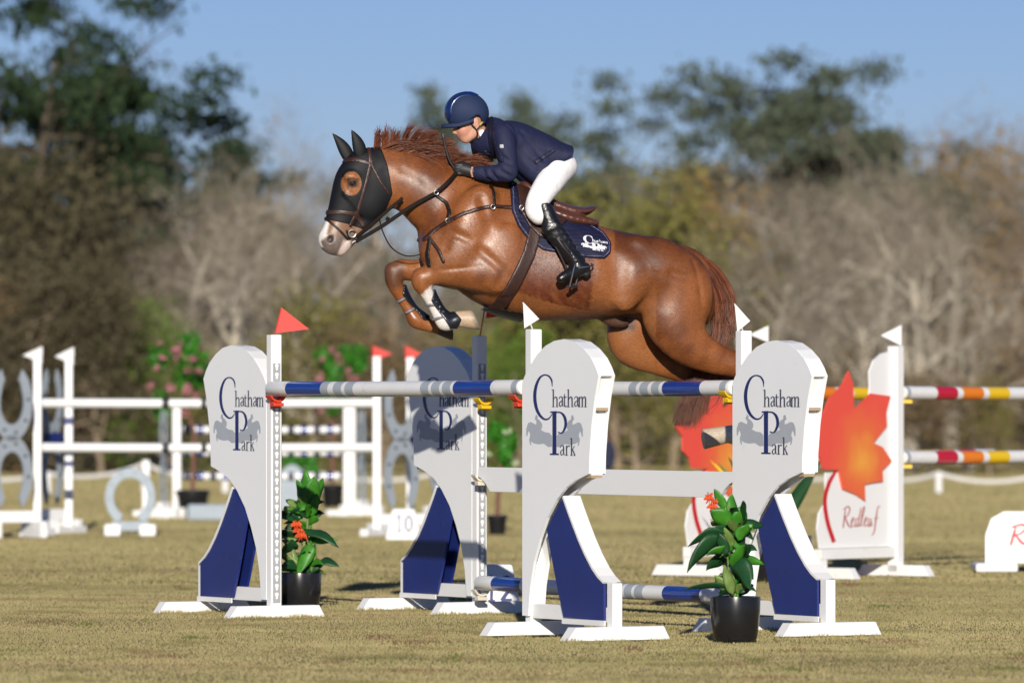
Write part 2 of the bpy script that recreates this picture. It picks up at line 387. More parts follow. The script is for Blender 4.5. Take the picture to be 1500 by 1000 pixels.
def standard(px, D, near, label, group, post_u, post_a, flag, top=1.89):
    O = W(px, 0, D); O.z = 0
    ux, uy = (DV.x, DV.y) if near else (-DV.x, -DV.y)
    sg = 1.0 if near else -1.0
    root = empty('jump_standard', O, label, 'jump standard', group, math.atan2(uy, ux))
    f = lambda v: (v[0], sg * v[1], v[2])
    # front and back boards, two pieces each
    MB().prism(PANEL, 0, 0.018, f=f).build('front_panel', PANELW, root)
    MB().prism(PANEL, TH - 0.018, TH, f=f).build('back_panel', PANELW, root)
    MB().prism(NAVYP, 0.004, 0.021, f=f).build('navy_panel', NAVY, root)
    MB().prism(NAVYP, TH - 0.021, TH - 0.004, f=f).build('navy_panel', NAVY, root)
    def band(curve, name, th=0.012, ext=0.002):
        mb = MB(); c = curve
        inn = []
        for i, p in enumerate(c):
            a = Vector(c[max(i - 1, 0)]); b = Vector(c[min(i + 1, len(c) - 1)]); t = (b - a).normalized()
            nrm = Vector((t.y, -t.x))
            inn.append((p[0] + nrm.x * ext, p[1] + nrm.y * ext, p[0] - nrm.x * th, p[1] - nrm.y * th))
        n = len(c); vs = []
        for q in inn:
            for a in (0.019, TH - 0.019):
                vs += [f((q[0], a, q[1])), f((q[2], a, q[3]))]
        fs = []
        for i in range(n - 1):
            k = 4 * i
            fs += [(k, k + 4, k + 6, k + 2), (k + 1, k + 3, k + 7, k + 5), (k, k + 1, k + 5, k + 4), (k + 2, k + 6, k + 7, k + 3)]
        fs += [(0, 2, 3, 1), (4 * n - 4, 4 * n - 3, 4 * n - 1, 4 * n - 2)]
        mb.add(vs, fs); return mb.build(name, WHITE, root)
    band(ARC[::-1] if False else ARC, 'edge_band', ext=-0.001)
    SIDE = [(0.80, 1.012), (0.805, 1.12), (0.83, 1.30), (0.87, 1.47), (0.912, 1.596)]
    mb = MB(); vs = []
    for (u, z) in SIDE:
        for a, o in ((0.0182, 0.0), (TH - 0.0182, 0.0), (TH - 0.0182, -0.014), (0.0182, -0.014)): vs.append(f((u + o, a, z)))
    fs = [(4 * i + j, 4 * i + (j + 1) % 4, 4 * i + 4 + (j + 1) % 4, 4 * i + 4 + j) for i in range(4) for j in range(4)] + [(0, 3, 2, 1), (16, 17, 18, 19)]
    mb.add(vs, fs).build('side_board', WHITE, root)
    # curved side board of the navy foot: proud, wide and bright
    mb = MB(); n = len(CURVE); vs = []
    for (u, z) in CURVE:
        for a, o in ((-0.002, 0.0), (TH + 0.002, 0.0), (TH + 0.002, 0.016), (-0.002, 0.016)):
            vs.append(f((u + o * 0.8 + 0.002, a, z + o * 0.6 + 0.002)))
    fs = [(4 * i + j, 4 * i + (j + 1) % 4, 4 * i + 4 + (j + 1) % 4, 4 * i + 4 + j) for i in range(n - 1) for j in range(4)] + [(0, 3, 2, 1), tuple(4 * n - 4 + j for j in range(4))]
    mb.add(vs, fs).build('edge_band', WHITE, root)
    for zc, uc in ((1.44, 0.885), (1.03, 0.815)):
        b = MB(); b.box((uc - 0.06, 0.0185, zc - 0.035), (uc + 0.012, TH - 0.0185, zc + 0.045)); b.v = [f(v) for v in b.v]
        o = b.build('spacer_block', WHITE, root)
        b = MB(); b.box((uc - 0.055, 0.0187, zc - 0.052), (uc + 0.008, TH - 0.0187, zc - 0.0355)); b.v = [f(v) for v in b.v]; b.build('end_grain', WOOD, o)
    b = MB(); b.box((0.0, 0.028, 0.105), (1.0, TH - 0.028, 0.195)); b.v = [f(v) for v in b.v]; b.build('bottom_rail', WHITE, root, bevel=0.004)
    b = MB(); b.box((0.505, -0.006, 0.085), (1.03, 0.0, 0.118)); b.v = [f(v) for v in b.v]; b.build('bottom_trim', WHITE, root)
    b = MB(); b.box((1.005, 0.024, 0.03), (1.075, TH - 0.024, 0.345)); b.v = [f(v) for v in b.v]; b.build('outer_leg', WHITE, root, bevel=0.004)
    pu0, pu1 = post_u
    b = MB(); b.box((pu0, post_a, 0.03), (pu1, post_a + 0.078, top)); b.v = [f(v) for v in b.v]; post = b.build('post', WHITE2, root, bevel=0.006)
    cap = MB().box((pu0 + 0.012, post_a + 0.012, top - 0.004), (pu1 - 0.012, post_a + 0.066, top + 0.001)); cap.v = [f(v) for v in cap.v]; cap.build('end_cap', INKGREY, post)
    # feet: long low trapezoids across the wing
    for uc in ((pu0 + pu1) / 2, 1.04):
        mb = MB(); tr = [(-0.36, 0.0), (0.36, 0.0), (0.315, 0.082), (-0.30, 0.082)]
        vs = [f((uc + du, a + post_a + 0.04, z)) for du in (-0.05, 0.05) for a, z in tr]
        mb.add(vs, [(0, 1, 2, 3), (7, 6, 5, 4)] + [(i, (i + 1) % 4, (i + 1) % 4 + 4, i + 4) for i in range(4)])
        mb.build('foot', WHITE, root, bevel=0.003)
        FEET.append([(O.x + ux * q[0] - uy * q[1], O.y + uy * q[0] + ux * q[1]) for q in (f((uc + (0.05 if near else -0.05), e_ + post_a + 0.04, 0)) for e_ in (-0.37, 0.37))])
    # keyhole track on the inner face of the post
    global keyhole_me
    ti = pu0 - 0.003
    b = MB(); b.box((ti, post_a + 0.012, 0.10), (pu0 - 0.0005, post_a + 0.066, top - 0.19)); b.v = [f(v) for v in b.v]; tr = b.build('keyhole_track', GREYMET, root)
    if keyhole_me is None:
        kb = MB()
        ring = [(0.0135 * math.cos(t), 0.009 + 0.0135 * math.sin(t)) for t in np.linspace(R(-50), R(230), 10)] + [(-0.006, -0.022), (0.006, -0.022)]
        kb.prism([(x, z) for x, z in ring], -0.001, 0.001)
        keyhole_me = kb.mesh('keyhole'); keyhole_me.materials.append(WHITE2)
    z = top - 0.215
    while z > 0.13:
        k = bpy.data.objects.new('keyhole', keyhole_me); C.objects.link(k); k.parent = tr
        k.location = (ti - 0.0012, sg * (post_a + 0.039), z); k.rotation_euler = (0, 0, R(90)); z -= 0.0587
    # lettering and emblem
    uc, zc = (0.405 if near else 0.435, 1.365)
    S = 0.00232
    def tf(v):
        tx = (v[0] - 302) * S; tz = -(v[1] - 560) * 0.001014
        u = uc + sg * tx
        return f((u, -v[2], zc + tz))
    em = MB()
    em.add([tf((x, y, 0.0012)) for x, y in HORSE_MARK], [tuple(range(len(HORSE_MARK)))])
    em.add([tf((604 - x, y, 0.0014)) for x, y in HORSE_MARK], [tuple(range(len(HORSE_MARK)))])
    em.build('horse_emblem', EMBLEM, root)
    lettering(BIG[:1], tf, 'letter', INK, root, 0.0022)
    lettering(BIG[1:], tf, 'letter', INK, root, 0.0022)
    lettering(SMALL_A, tf, 'lettering', INKGREY, root, 0.0022)
    lettering(SMALL_B, tf, 'lettering', INKGREY, root, 0.0022)
    # flag on a thin rod
    if flag:
        m, tri, rodtop = flag
        pc = Vector(f(((pu0 + pu1) / 2, post_a + 0.039, 0)))
        M = Matrix.Translation(O) @ Matrix.Rotation(math.atan2(uy, ux), 4, 'Z'); Mi = M.inverted()
        base = M @ Vector((pc.x, pc.y, top - 0.02)); Dp = base.y
        P3 = [W(x, y, Dp) for x, y in tri]
        fr = empty('jump_flag', (base.x, base.y, base.z))
        rd = MB().tube([(0, 0, 0), W(*rodtop, Dp) - base], 0.0045, 6).build('rod', m, fr, True)
        off = Vector((0, 0.002, 0)); tb = MB()
        vs = [p - base - off for p in P3] + [p - base + off for p in P3]
        tb.add(vs, [(0, 1, 2), (5, 4, 3), (0, 3, 4, 1), (1, 4, 5, 2), (2, 5, 3, 0)]).build('pennant', m, fr)
        return root, fr
    return root, None
g4 = 'winged standards of the oxer'
s1, f1 = standard(390, 42.0, False, 'white winged jump standard with the red flag, between the small potted plant and the grass', g4, (-0.075, -0.002), 0.0,
                  (REDFLAG, [(412, 450), (453, 482), (404, 488)], (412, 452)))
s2, f2 = standard(691, 42.8, False, 'white winged jump standard shaded at its top, holding the plank and yellow cup', g4, (-0.075, -0.002), 0.0,
                  (REDFLAG, [(715, 428), (756, 460), (712, 466)], (714, 430)))
s3, f3 = standard(765, 38.9, True, 'white winged jump standard under the belly of the horse, with white flag', g4, (0.0, 0.075), 0.021,
                  (WHITEFLAG, [(766, 442), (790, 467), (768, 481)], (766, 443)))
s4, f4 = standard(1073, 39.65, True, 'white winged jump standard behind the potted plant with orange flowers, beneath the tail', g4, (0.0, 0.075), 0.021,
                  (WHITEFLAG, [(1076, 444), (1099, 470), (1080, 486)], (1076, 445)))
tag(f1, 'small red triangular flag on the standard ahead of the horse', 'flag')
tag(f2, 'red flag rod on the standard below the forelegs', 'flag')
tag(f3, 'small white triangular flag under the girth of the horse', 'flag')
tag(f4, 'small white triangular flag beside the tail of the horse', 'flag')

# longer blades left by the mower against the feet, and torn turf where horses take off
g = np.random.default_rng(77); Vs = []; Cs = []
for (a, b) in FEET:
    n = 420; t = g.uniform(-0.03, 1.03, n); x = a[0] + (b[0] - a[0]) * t + g.normal(0, 0.012, n); y = a[1] + (b[1] - a[1]) * t - np.abs(g.normal(0, 0.035, n)) - 0.012
    hh = 0.026 * g.uniform(0.3, 1.2, n) * (0.4 + 0.8 * np.abs(np.sin(t * 7 + a[0] * 5))); w = 0.003 * g.uniform(0.7, 1.3, n)
    gz = ground_z(x, y); lx = g.normal(0, 0.5, n) * hh
    Vs.append(np.stack([np.stack([x - w, y, gz - 0.003], -1), np.stack([x + w, y, gz - 0.003], -1), np.stack([x + lx, y, gz + hh], -1)], 1).reshape(-1, 3))
    Cs.append(np.repeat(np.where((g.random(n) < 0.5)[:, None], np.array((0.40, 0.32, 0.16)), np.array((0.24, 0.23, 0.08))) * g.uniform(0.7, 1.2, n)[:, None], 3, 0))
for _ in range(70):                                            # clods and divots
    cx_, cy_ = g.uniform(-3.2, 3.2), g.uniform(33, 50); n = int(g.integers(40, 110)); sx_, sy_ = g.uniform(0.03, 0.12), g.uniform(0.05, 0.22)
    x = cx_ + g.normal(0, sx_, n); y = cy_ + g.normal(0, sy_, n); hh = 0.022 * g.uniform(0.3, 1.2, n); w = 0.006 * g.uniform(0.6, 1.4, n); gz = ground_z(x, y); lx = g.normal(0, 0.6, n) * hh
    Vs.append(np.stack([np.stack([x - w, y, gz - 0.003], -1), np.stack([x + w, y, gz - 0.003], -1), np.stack([x + lx, y, gz + hh], -1)], 1).reshape(-1, 3))
    cb = np.array(((0.17, 0.105, 0.06), (0.12, 0.13, 0.04), (0.22, 0.15, 0.08))[int(g.integers(0, 3))]); Cs.append(np.repeat(cb * g.uniform(0.7, 1.3, n)[:, None], 3, 0))
V = np.concatenate(Vs); tag(mesh_obj('torn_turf', np_mesh('torn_turf', V, np.arange(len(V)).reshape(-1, 3), 3, False, np.concatenate(Cs)), gmat), 'torn clods and longer blades around the feet of the jump', 'grass', kind='stuff')

# ------------------------------------------------------------------ rails
def rail(name, A, B, px_bands, r, label, group, default, nseg=20, endcap=None):
    """A,B world ends; px_bands: list of (px0, px1, material)"""
    A = Vector(A); B = Vector(B); L = (B - A).length
    def tpx(px):
        k = (px - 750) / FPX; dx, dy = B.x - A.x, B.y - A.y
        return (k * A.y - A.x) / (dx - k * dy)
    mats = [default]; segs = []
    for a, b, m in px_bands:
        if m not in mats: mats.append(m)
        t0, t1 = sorted((tpx(a), tpx(b))); segs.append((t0, t1, mats.index(m)))
    cuts = sorted({0.0, 1.0, *[min(max(t, 0), 1) for s in segs for t in s[:2]]})
    cuts = [c for i, c in enumerate(cuts) if i == 0 or c - cuts[i - 1] > 1e-4]
    cuts = sorted(set(cuts) | {0.004, 0.996})
    mb = MB(); t = (B - A).normalized(); a = t.orthogonal().normalized(); b = t.cross(a); n = nseg
    sag = lambda q: Vector((0, 0, -0.006 * math.sin(math.pi * q)))
    for i, q in enumerate(cuts):
        rr = r * (0.9 if i in (0, len(cuts) - 1) else 1.0)
        for j in range(n):
            th = 2 * math.pi * j / n
            mb.v.append(tuple((B - A) * q + sag(q) + a * math.cos(th) * rr + b * math.sin(th) * rr))
    for i in range(len(cuts) - 1):
        mid = (cuts[i] + cuts[i + 1]) / 2; mi = 0
        for s in segs:
            if s[0] <= mid <= s[1]: mi = s[2]
        for j in range(n):
            mb.f.append((i * n + j, i * n + (j + 1) % n, (i + 1) * n + (j + 1) % n, (i + 1) * n + j)); mb.mi.append(mi)
    mb.f += [tuple(range(n - 1, -1, -1)), tuple((len(cuts) - 1) * n + j for j in range(n))]; mb.mi += [0, 0]
    o = mb.build(name, mats, None, True); o.location = A
    return tag(o, label, 'pole', group)
gr = 'poles of the oxer'
def on_post(px, D, z): p = W(px, 0, D); p.z = z; return p
ZT = 1.53
bA = [(427, 478, BLUE), (478, 489, POLEG), (497, 509, POLEG), (514, 526, POLEG), (625, 637, POLEG), (641, 653, POLEG), (657, 669, POLEG), (673, 728, BLUE), (758, 766, POLEG)]
rail('jump_pole', on_post(397, 41.95, ZT), on_post(768, 38.95, ZT), bA, 0.05,
     'white blue and grey striped jump pole in red cups beneath the forelegs', gr, POLEW)
bB = [(735, 760, BLUE), (930, 941, POLEG), (946, 958, POLEG), (963, 974, POLEG), (979, 1034, BLUE), (1063, 1072, POLEG)]
rail('jump_pole', on_post(703, 42.72, ZT), on_post(1076, 39.72, ZT), bB, 0.05,
     'white blue and grey striped jump pole in yellow cups beneath the hind legs', gr, POLEW)
bC = [(728, 770, BLUE), (799, 806, BLUE), (907, 918, POLEG), (923, 934, POLEG), (938, 950, POLEG), (979, 1034, BLUE)]
rail('jump_pole', on_post(703, 42.66, 0.215), on_post(1076, 39.66, 0.215), bC, 0.05,
     'white blue and grey striped jump pole held low, just above the grass', gr, POLEW)
# plank
A = on_post(703, 42.66, 0.835); B = on_post(1076, 39.66, 0.835); t = (B - A); ln = t.length
mb = MB(); prof = [(0.0, 0.06), (0.03, 0.125), (0.10, 0.163), (ln - 0.10, 0.163), (ln - 0.03, 0.125), (ln, 0.06)]
pl = [(0.0, 0.165), (ln, 0.165), (ln, 0.10), (ln - 0.05, 0.085), (ln - 0.11, 0.05), (ln - 0.17, 0.0), (0.17, 0.0), (0.11, 0.05), (0.05, 0.085), (0.0, 0.10)]
o = MB().prism(pl, -0.014, 0.014).build('jump_plank', PANELW, None, bevel=0.002)
o.location = A; o.rotation_euler = (0, 0, math.atan2(t.y, t.x))
tag(o, 'plain white plank hanging between two standards below the striped poles', 'plank')
# cups
def cup(px, py, D, m, label, w=0.085):
    mb = MB(); n = 9
    rim = [(0.055 * math.cos(a), 0.055 * math.sin(a)) for a in np.linspace(R(200), R(340), n)]
    inn = [(0.064 * x / 0.055, 0.070 * z / 0.055) for x, z in rim][::-1]
    mb.prism([(x, z + 0.02) for x, z in rim + inn], -w / 2, w / 2)
    c = mb.build('cup', m, None, bevel=0.003)
    p = W(px, py, D); c.location = (p.x, p.y, p.z + 0.035); c.rotation_euler = (0, 0, math.atan2(NV.y, NV.x))
    b = MB().box((-0.045, -w / 2 - 0.02, -0.075), (0.03, -w / 2 + 0.03, -0.052)).build('cup_arm', m, c, bevel=0.003)
    MB().box((-0.03, -0.02, -0.085), (0.02, 0.03, -0.045)).build('cup_stem', m, c, bevel=0.002)
    return tag(c, label, 'cup', 'pole cups')
cup(404, 586, 41.9, REDP, 'red plastic cup on the standard with the red flag')
cup(761, 586, 38.98, REDP, 'red plastic cup at the far end of the red-cup pole')
cup(708, 590, 42.65, YELP, 'yellow plastic cup on the standard holding the plank')
cup(1068, 580, 39.75, YELP, 'yellow plastic cup beside the hind legs')
cup(704, 702, 42.65, mat('cream_plastic', (0.62, 0.57, 0.47), 0.5), 'cream cup carrying the plank end', 0.06)
cup(704, 870, 42.62, mat('cream_plastic', (0.62, 0.57, 0.47), 0.5), 'cream cup carrying the low pole end', 0.06)

# ------------------------------------------------------------------ potted plants beside the oxer
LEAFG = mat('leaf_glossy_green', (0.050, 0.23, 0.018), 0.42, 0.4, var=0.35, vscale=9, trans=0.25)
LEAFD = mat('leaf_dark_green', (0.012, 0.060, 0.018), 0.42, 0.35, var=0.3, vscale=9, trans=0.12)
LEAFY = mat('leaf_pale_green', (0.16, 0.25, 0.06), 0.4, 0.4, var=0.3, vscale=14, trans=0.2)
FLOWER = mat('orange_bloom', (0.72, 0.10, 0.025), 0.5, var=0.25, vscale=20, trans=0.2)
def leaf_obj(name, base, tip, width, m, parent, bend=0.25, roll=0.0, toward=0.0, n=9):
    """ovate leaf with a folded midrib; base, tip local; toward: how far the belly comes to the viewer"""
    base = Vector(base); tip = Vector(tip); ax = tip - base; L = ax.length
    t = ax.normalized(); view = Vector((0, 1, 0)); s = t.cross(view)
    if s.length < 0.1: s = t.cross(Vector((0, 0, 1)))
    s.normalize(); nrm = s.cross(t)
    s2 = s * math.cos(roll) + nrm * math.sin(roll); nr = nrm * math.cos(roll) - s * math.sin(roll)
    vs = []; fs = []
    for i in range(n + 1):
        q = i / n
        w = width * 0.5 * (q ** 0.55 * (1 - q) ** 0.85) / 0.49 + 0.0012
        if i == n: w = 0.0008
        c = base + ax * q + Vector((0, 0, 1)) * bend * L * 4 * q * (1 - q) + Vector((0, -1, 0)) * toward * math.sin(math.pi * q)
        wob = 0.06 * width * math.sin(q * 9 + L * 40)
        for k, (a, b) in enumerate(((-1, 0.22), (-0.5, 0.07), (0, 0), (0.5, 0.07), (1, 0.22))):
            vs.append(c + s2 * w * a + nr * (w * b + wob * abs(a)))
    for i in range(n):
        for k in range(4):
            fs.append((i * 5 + k, i * 5 + k + 1, i * 5 + k + 6, i * 5 + k + 5))
    me = bpy.data.meshes.new(name); me.from_pydata([tuple(v) for v in vs], [], fs)
    me.polygons.foreach_set('use_smooth', [True] * len(fs))
    o = mesh_obj(name, me, m, parent)
    sm = o.modifiers.new('solid', 'SOLIDIFY'); sm.thickness = 0.0012
    return o
Gn, Dk, Yl = LEAFG, LEAFD, LEAFY
def pot_plant(px, pybot, wpx, hpx, leaves, stems, blooms, label):
    D = DG(pybot); s = D / FPX; base = W(px, pybot, D)
    root = empty('potted_plant', (base.x, base.y, 0), label, 'potted plant')
    rw, h = wpx * s / 2, hpx * s
    MB().lathe([(rw * 0.80, 0.0), (rw * 0.86, 0.01), (rw * 0.97, h * 0.45), (rw, h * 0.98), (rw * 0.99, h), (rw * 0.93, h), (rw * 0.92, h - 0.02)], 32).build('pot', BLACKPOT, root, True)
    MB().lathe([(rw * 0.93, h - 0.03), (rw * 0.5, h - 0.012), (0.01, h - 0.008)], 20).build('soil', SOIL, root, True)
    P = lambda x, y, d: Vector(((x - px) * s, d, (pybot - y) * s))
    for (x0, y0, x1, y1, m, r) in stems:
        MB().tube([P(x0, y0, 0.0), P((x0 + x1) / 2 + 1, (y0 + y1) / 2, 0.004), P(x1, y1, -0.01)], [r, r * 0.85, r * 0.6], 7).build('stem', m, root, True)
    for (x0, y0, d0, x1, y1, d1, w, m, bend, roll) in leaves:
        leaf_obj('leaf', P(x0, y0, d0), P(x1, y1, d1), w * 1.12 * s, m, root, bend, roll)
    pr = random.Random(int(px)); ys_ = [l[1] for l in leaves]
    for _ in range(38):                                     # smaller leaves filling the clump
        q = pr.choice(leaves); y0 = q[1] + pr.uniform(-8, 10); a = pr.uniform(-1.9, 1.9); ln = pr.uniform(24, 46)
        x0 = px + 6 + pr.uniform(-9, 9); y0 = min(max(y0, min(ys_) + 12), pybot - hpx - 2)
        leaf_obj('leaf', P(x0, y0, pr.uniform(-0.03, 0.05)), P(x0 + math.sin(a) * ln, y0 - math.cos(a) * ln * 0.7, pr.uniform(-0.16, 0.10)), pr.uniform(11, 20) * s, pr.choice((Dk, Dk, Gn, Gn, Yl)), root, pr.uniform(0.0, 0.2), pr.uniform(-0.8, 0.8))
    for (x, y, d, r) in blooms:
        c = P(x, y, d); mb = MB()
        fo = empty('bloom_centre', (0, 0, 0)); bpy.data.objects.remove(fo)
        fl = MB().lathe([(0.004, -r * s * 0.4), (r * s * 0.35, 0), (0.004, r * s * 0.5)], 8, c).build('bloom', FLOWER, root, True)
        for k in range(8):
            a = k * 2.399; rr = r * s * random.uniform(0.8, 1.25)
            tip = c + Vector((math.cos(a) * rr, -0.3 * rr + 0.3 * math.sin(a * 3) * rr, math.sin(a) * rr))
            leaf_obj('petal', c, tip, rr * 0.75, FLOWER, fl, 0.15, a, n=5)
    return root
Gn, Dk, Yl = LEAFG, LEAFD, LEAFY
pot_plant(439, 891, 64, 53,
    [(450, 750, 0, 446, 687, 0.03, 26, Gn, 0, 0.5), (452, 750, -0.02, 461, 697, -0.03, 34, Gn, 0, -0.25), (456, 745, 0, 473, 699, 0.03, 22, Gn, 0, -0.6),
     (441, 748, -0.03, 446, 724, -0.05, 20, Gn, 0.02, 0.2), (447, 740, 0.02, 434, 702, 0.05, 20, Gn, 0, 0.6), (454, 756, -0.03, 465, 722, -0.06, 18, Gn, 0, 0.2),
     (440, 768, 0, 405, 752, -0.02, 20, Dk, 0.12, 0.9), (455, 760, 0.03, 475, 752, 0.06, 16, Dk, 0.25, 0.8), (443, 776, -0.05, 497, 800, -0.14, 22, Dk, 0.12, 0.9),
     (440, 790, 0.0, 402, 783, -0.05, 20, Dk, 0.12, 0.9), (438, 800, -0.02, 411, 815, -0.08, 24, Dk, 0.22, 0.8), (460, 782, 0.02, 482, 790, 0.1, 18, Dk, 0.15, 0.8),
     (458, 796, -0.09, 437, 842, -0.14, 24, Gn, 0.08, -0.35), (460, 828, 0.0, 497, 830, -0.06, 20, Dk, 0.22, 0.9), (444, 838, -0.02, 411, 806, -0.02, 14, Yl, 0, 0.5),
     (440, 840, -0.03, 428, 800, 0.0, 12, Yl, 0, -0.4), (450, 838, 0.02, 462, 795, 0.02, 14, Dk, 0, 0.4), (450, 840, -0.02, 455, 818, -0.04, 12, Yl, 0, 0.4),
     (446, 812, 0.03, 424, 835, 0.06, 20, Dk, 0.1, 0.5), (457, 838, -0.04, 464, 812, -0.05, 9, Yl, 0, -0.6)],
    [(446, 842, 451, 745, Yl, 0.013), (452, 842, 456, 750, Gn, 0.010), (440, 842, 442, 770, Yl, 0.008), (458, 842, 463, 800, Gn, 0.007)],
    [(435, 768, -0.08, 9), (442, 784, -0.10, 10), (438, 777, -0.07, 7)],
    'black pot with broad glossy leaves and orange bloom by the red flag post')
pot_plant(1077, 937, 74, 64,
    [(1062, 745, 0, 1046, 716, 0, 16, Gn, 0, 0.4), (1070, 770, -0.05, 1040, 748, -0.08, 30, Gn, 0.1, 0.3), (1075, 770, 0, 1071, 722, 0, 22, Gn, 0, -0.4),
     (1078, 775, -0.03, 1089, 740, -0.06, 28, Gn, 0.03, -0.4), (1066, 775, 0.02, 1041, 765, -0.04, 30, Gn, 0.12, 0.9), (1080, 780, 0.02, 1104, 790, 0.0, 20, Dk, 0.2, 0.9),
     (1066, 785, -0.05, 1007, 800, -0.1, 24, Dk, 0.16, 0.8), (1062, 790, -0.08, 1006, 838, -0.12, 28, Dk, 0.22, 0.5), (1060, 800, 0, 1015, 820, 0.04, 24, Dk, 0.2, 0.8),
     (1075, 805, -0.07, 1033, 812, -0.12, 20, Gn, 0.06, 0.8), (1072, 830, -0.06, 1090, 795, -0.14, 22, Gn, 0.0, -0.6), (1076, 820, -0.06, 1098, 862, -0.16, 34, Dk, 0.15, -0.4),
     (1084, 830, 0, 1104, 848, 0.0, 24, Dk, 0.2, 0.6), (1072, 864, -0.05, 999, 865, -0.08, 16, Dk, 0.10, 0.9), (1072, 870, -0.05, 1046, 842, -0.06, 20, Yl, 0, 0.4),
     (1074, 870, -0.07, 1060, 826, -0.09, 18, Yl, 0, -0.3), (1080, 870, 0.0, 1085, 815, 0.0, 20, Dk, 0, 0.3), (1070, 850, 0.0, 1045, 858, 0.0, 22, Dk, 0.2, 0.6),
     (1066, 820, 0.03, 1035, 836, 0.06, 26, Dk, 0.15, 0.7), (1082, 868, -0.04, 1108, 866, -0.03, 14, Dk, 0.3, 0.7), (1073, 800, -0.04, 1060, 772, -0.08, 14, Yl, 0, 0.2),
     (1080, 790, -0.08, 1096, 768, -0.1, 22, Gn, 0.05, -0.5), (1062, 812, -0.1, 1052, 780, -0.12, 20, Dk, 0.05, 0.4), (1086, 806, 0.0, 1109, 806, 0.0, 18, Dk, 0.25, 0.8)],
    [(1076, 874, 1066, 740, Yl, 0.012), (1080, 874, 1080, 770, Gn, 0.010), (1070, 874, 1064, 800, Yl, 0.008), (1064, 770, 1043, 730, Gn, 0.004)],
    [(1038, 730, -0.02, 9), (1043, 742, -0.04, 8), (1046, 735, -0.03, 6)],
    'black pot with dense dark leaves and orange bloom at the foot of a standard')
# ------------------------------------------------------------------ far jumps
GREYHS = mat('horseshoe_grey', (0.25, 0.285, 0.325), 0.5, var=0.08, vscale=5)
LTGREY = mat('horseshoe_light_grey', (0.29, 0.345, 0.395), 0.5, var=0.08, vscale=5)
DKBLUE = mat('rail_navy', (0.010, 0.014, 0.045), 0.5)
BLKP = mat('black_rail_paint', (0.012, 0.013, 0.016), 0.5)
def post_unit(px, pybot, ztop, label, group, w=0.085, flag=None, foot=0.62, fdir=(0, 1), name='jump_post', band=None, footlen_m=None):
    D = DG(pybot); p = W(px, pybot, D)
    root = empty(name, (p.x, p.y, 0), label, 'jump post', group)
    MB().box((-w / 2, -w / 2, 0.03), (w / 2, w / 2, ztop)).build('post', WHITE2, root, bevel=0.006)
    a = math.atan2(fdir[1], fdir[0]); M = Matrix.Rotation(a, 4, 'Z')
    MB().box((-foot / 2, -0.05, 0), (foot / 2, 0.05, 0.085), M=M).build('foot', WHITE, root, bevel=0.012)
    if band:
        for z0, z1 in band: MB().box((-w / 2 - 0.004, -w / 2 - 0.004, z0), (w / 2 + 0.004, w / 2 + 0.004, z1)).build('band', INK, root)
    if flag:
        m, tri = flag; fr = empty('jump_flag', (p.x, p.y, ztop)); off = Vector((0, 0.002, 0))
        b = Vector((p.x, p.y, ztop)); P3 = [W(x, y, D) - b for x, y in tri]
        MB().tube([(0, 0, -0.03), (P3[0] + P3[2]) / 2, P3[0]], 0.006, 6).build('rod', m, fr, True)
        MB().add([q - off for q in P3] + [q + off for q in P3], [(0, 1, 2), (5, 4, 3), (0, 3, 4, 1), (1, 4, 5, 2), (2, 5, 3, 0)]).build('pennant', m, fr)
        return root, fr
    return root, None
gp = 'posts of the grey horseshoe jump'
_, fa = post_unit(55, 785, 1.94, 'white post with white flag beside the double horseshoe wing, carrying two white rails', gp, flag=(WHITEFLAG, [(62, 507), (33, 520), (62, 532)]), fdir=(0.5, 1))
_, fb = post_unit(101, 781, 1.94, 'white post with two navy bands and a white flag, behind the two white rails', gp, flag=(WHITEFLAG, [(108, 508), (80, 522), (108, 534)]), fdir=(0.5, 1), band=((0.74, 0.80), (1.20, 1.28)))
_, fc = post_unit(552, 785, 1.94, 'white post with red flag at the number ten marker end of the white rails', gp, flag=(REDFLAG, [(546, 506), (575, 518), (546, 529)]), fdir=(0.5, 1))
_, fd = post_unit(601, 781, 1.94, 'white post with red flag close behind the number ten marker', gp, flag=(REDFLAG, [(594, 506), (618, 518), (594, 529)]), fdir=(0.5, 1), band=((0.95, 1.24),))
for f_, t in ((fa, 'white pennant on the post beside the double horseshoe wing'), (fb, 'white pennant on the post with navy bands'),
              (fc, 'red pennant on the post at the end of the white rails'), (fd, 'red pennant on the post behind the number marker')): tag(f_, t, 'flag')
def brail(a, b, y, D0, D1, bands, label, group, default=POLEW, r=0.05, n=14):
    z = lambda D: CAMH - (y - HORIZ) * D / FPX
    A = W(a, y, D0); B = W(b, y, D1)
    return rail('jump_pole', A, B, bands, r, label, group, default, n)
gb = 'rails of the grey horseshoe jump'
bk = [(238, 248, BLKP), (295, 303, BLKP), (340, 350, BLKP)]
brail(62, 546, 590, 67.6, 67.6, bk, 'upper white rail with black bands between the flagged posts', gb)
brail(62, 546, 655, 67.6, 67.6, bk, 'lower white rail with black bands between the flagged posts', gb)
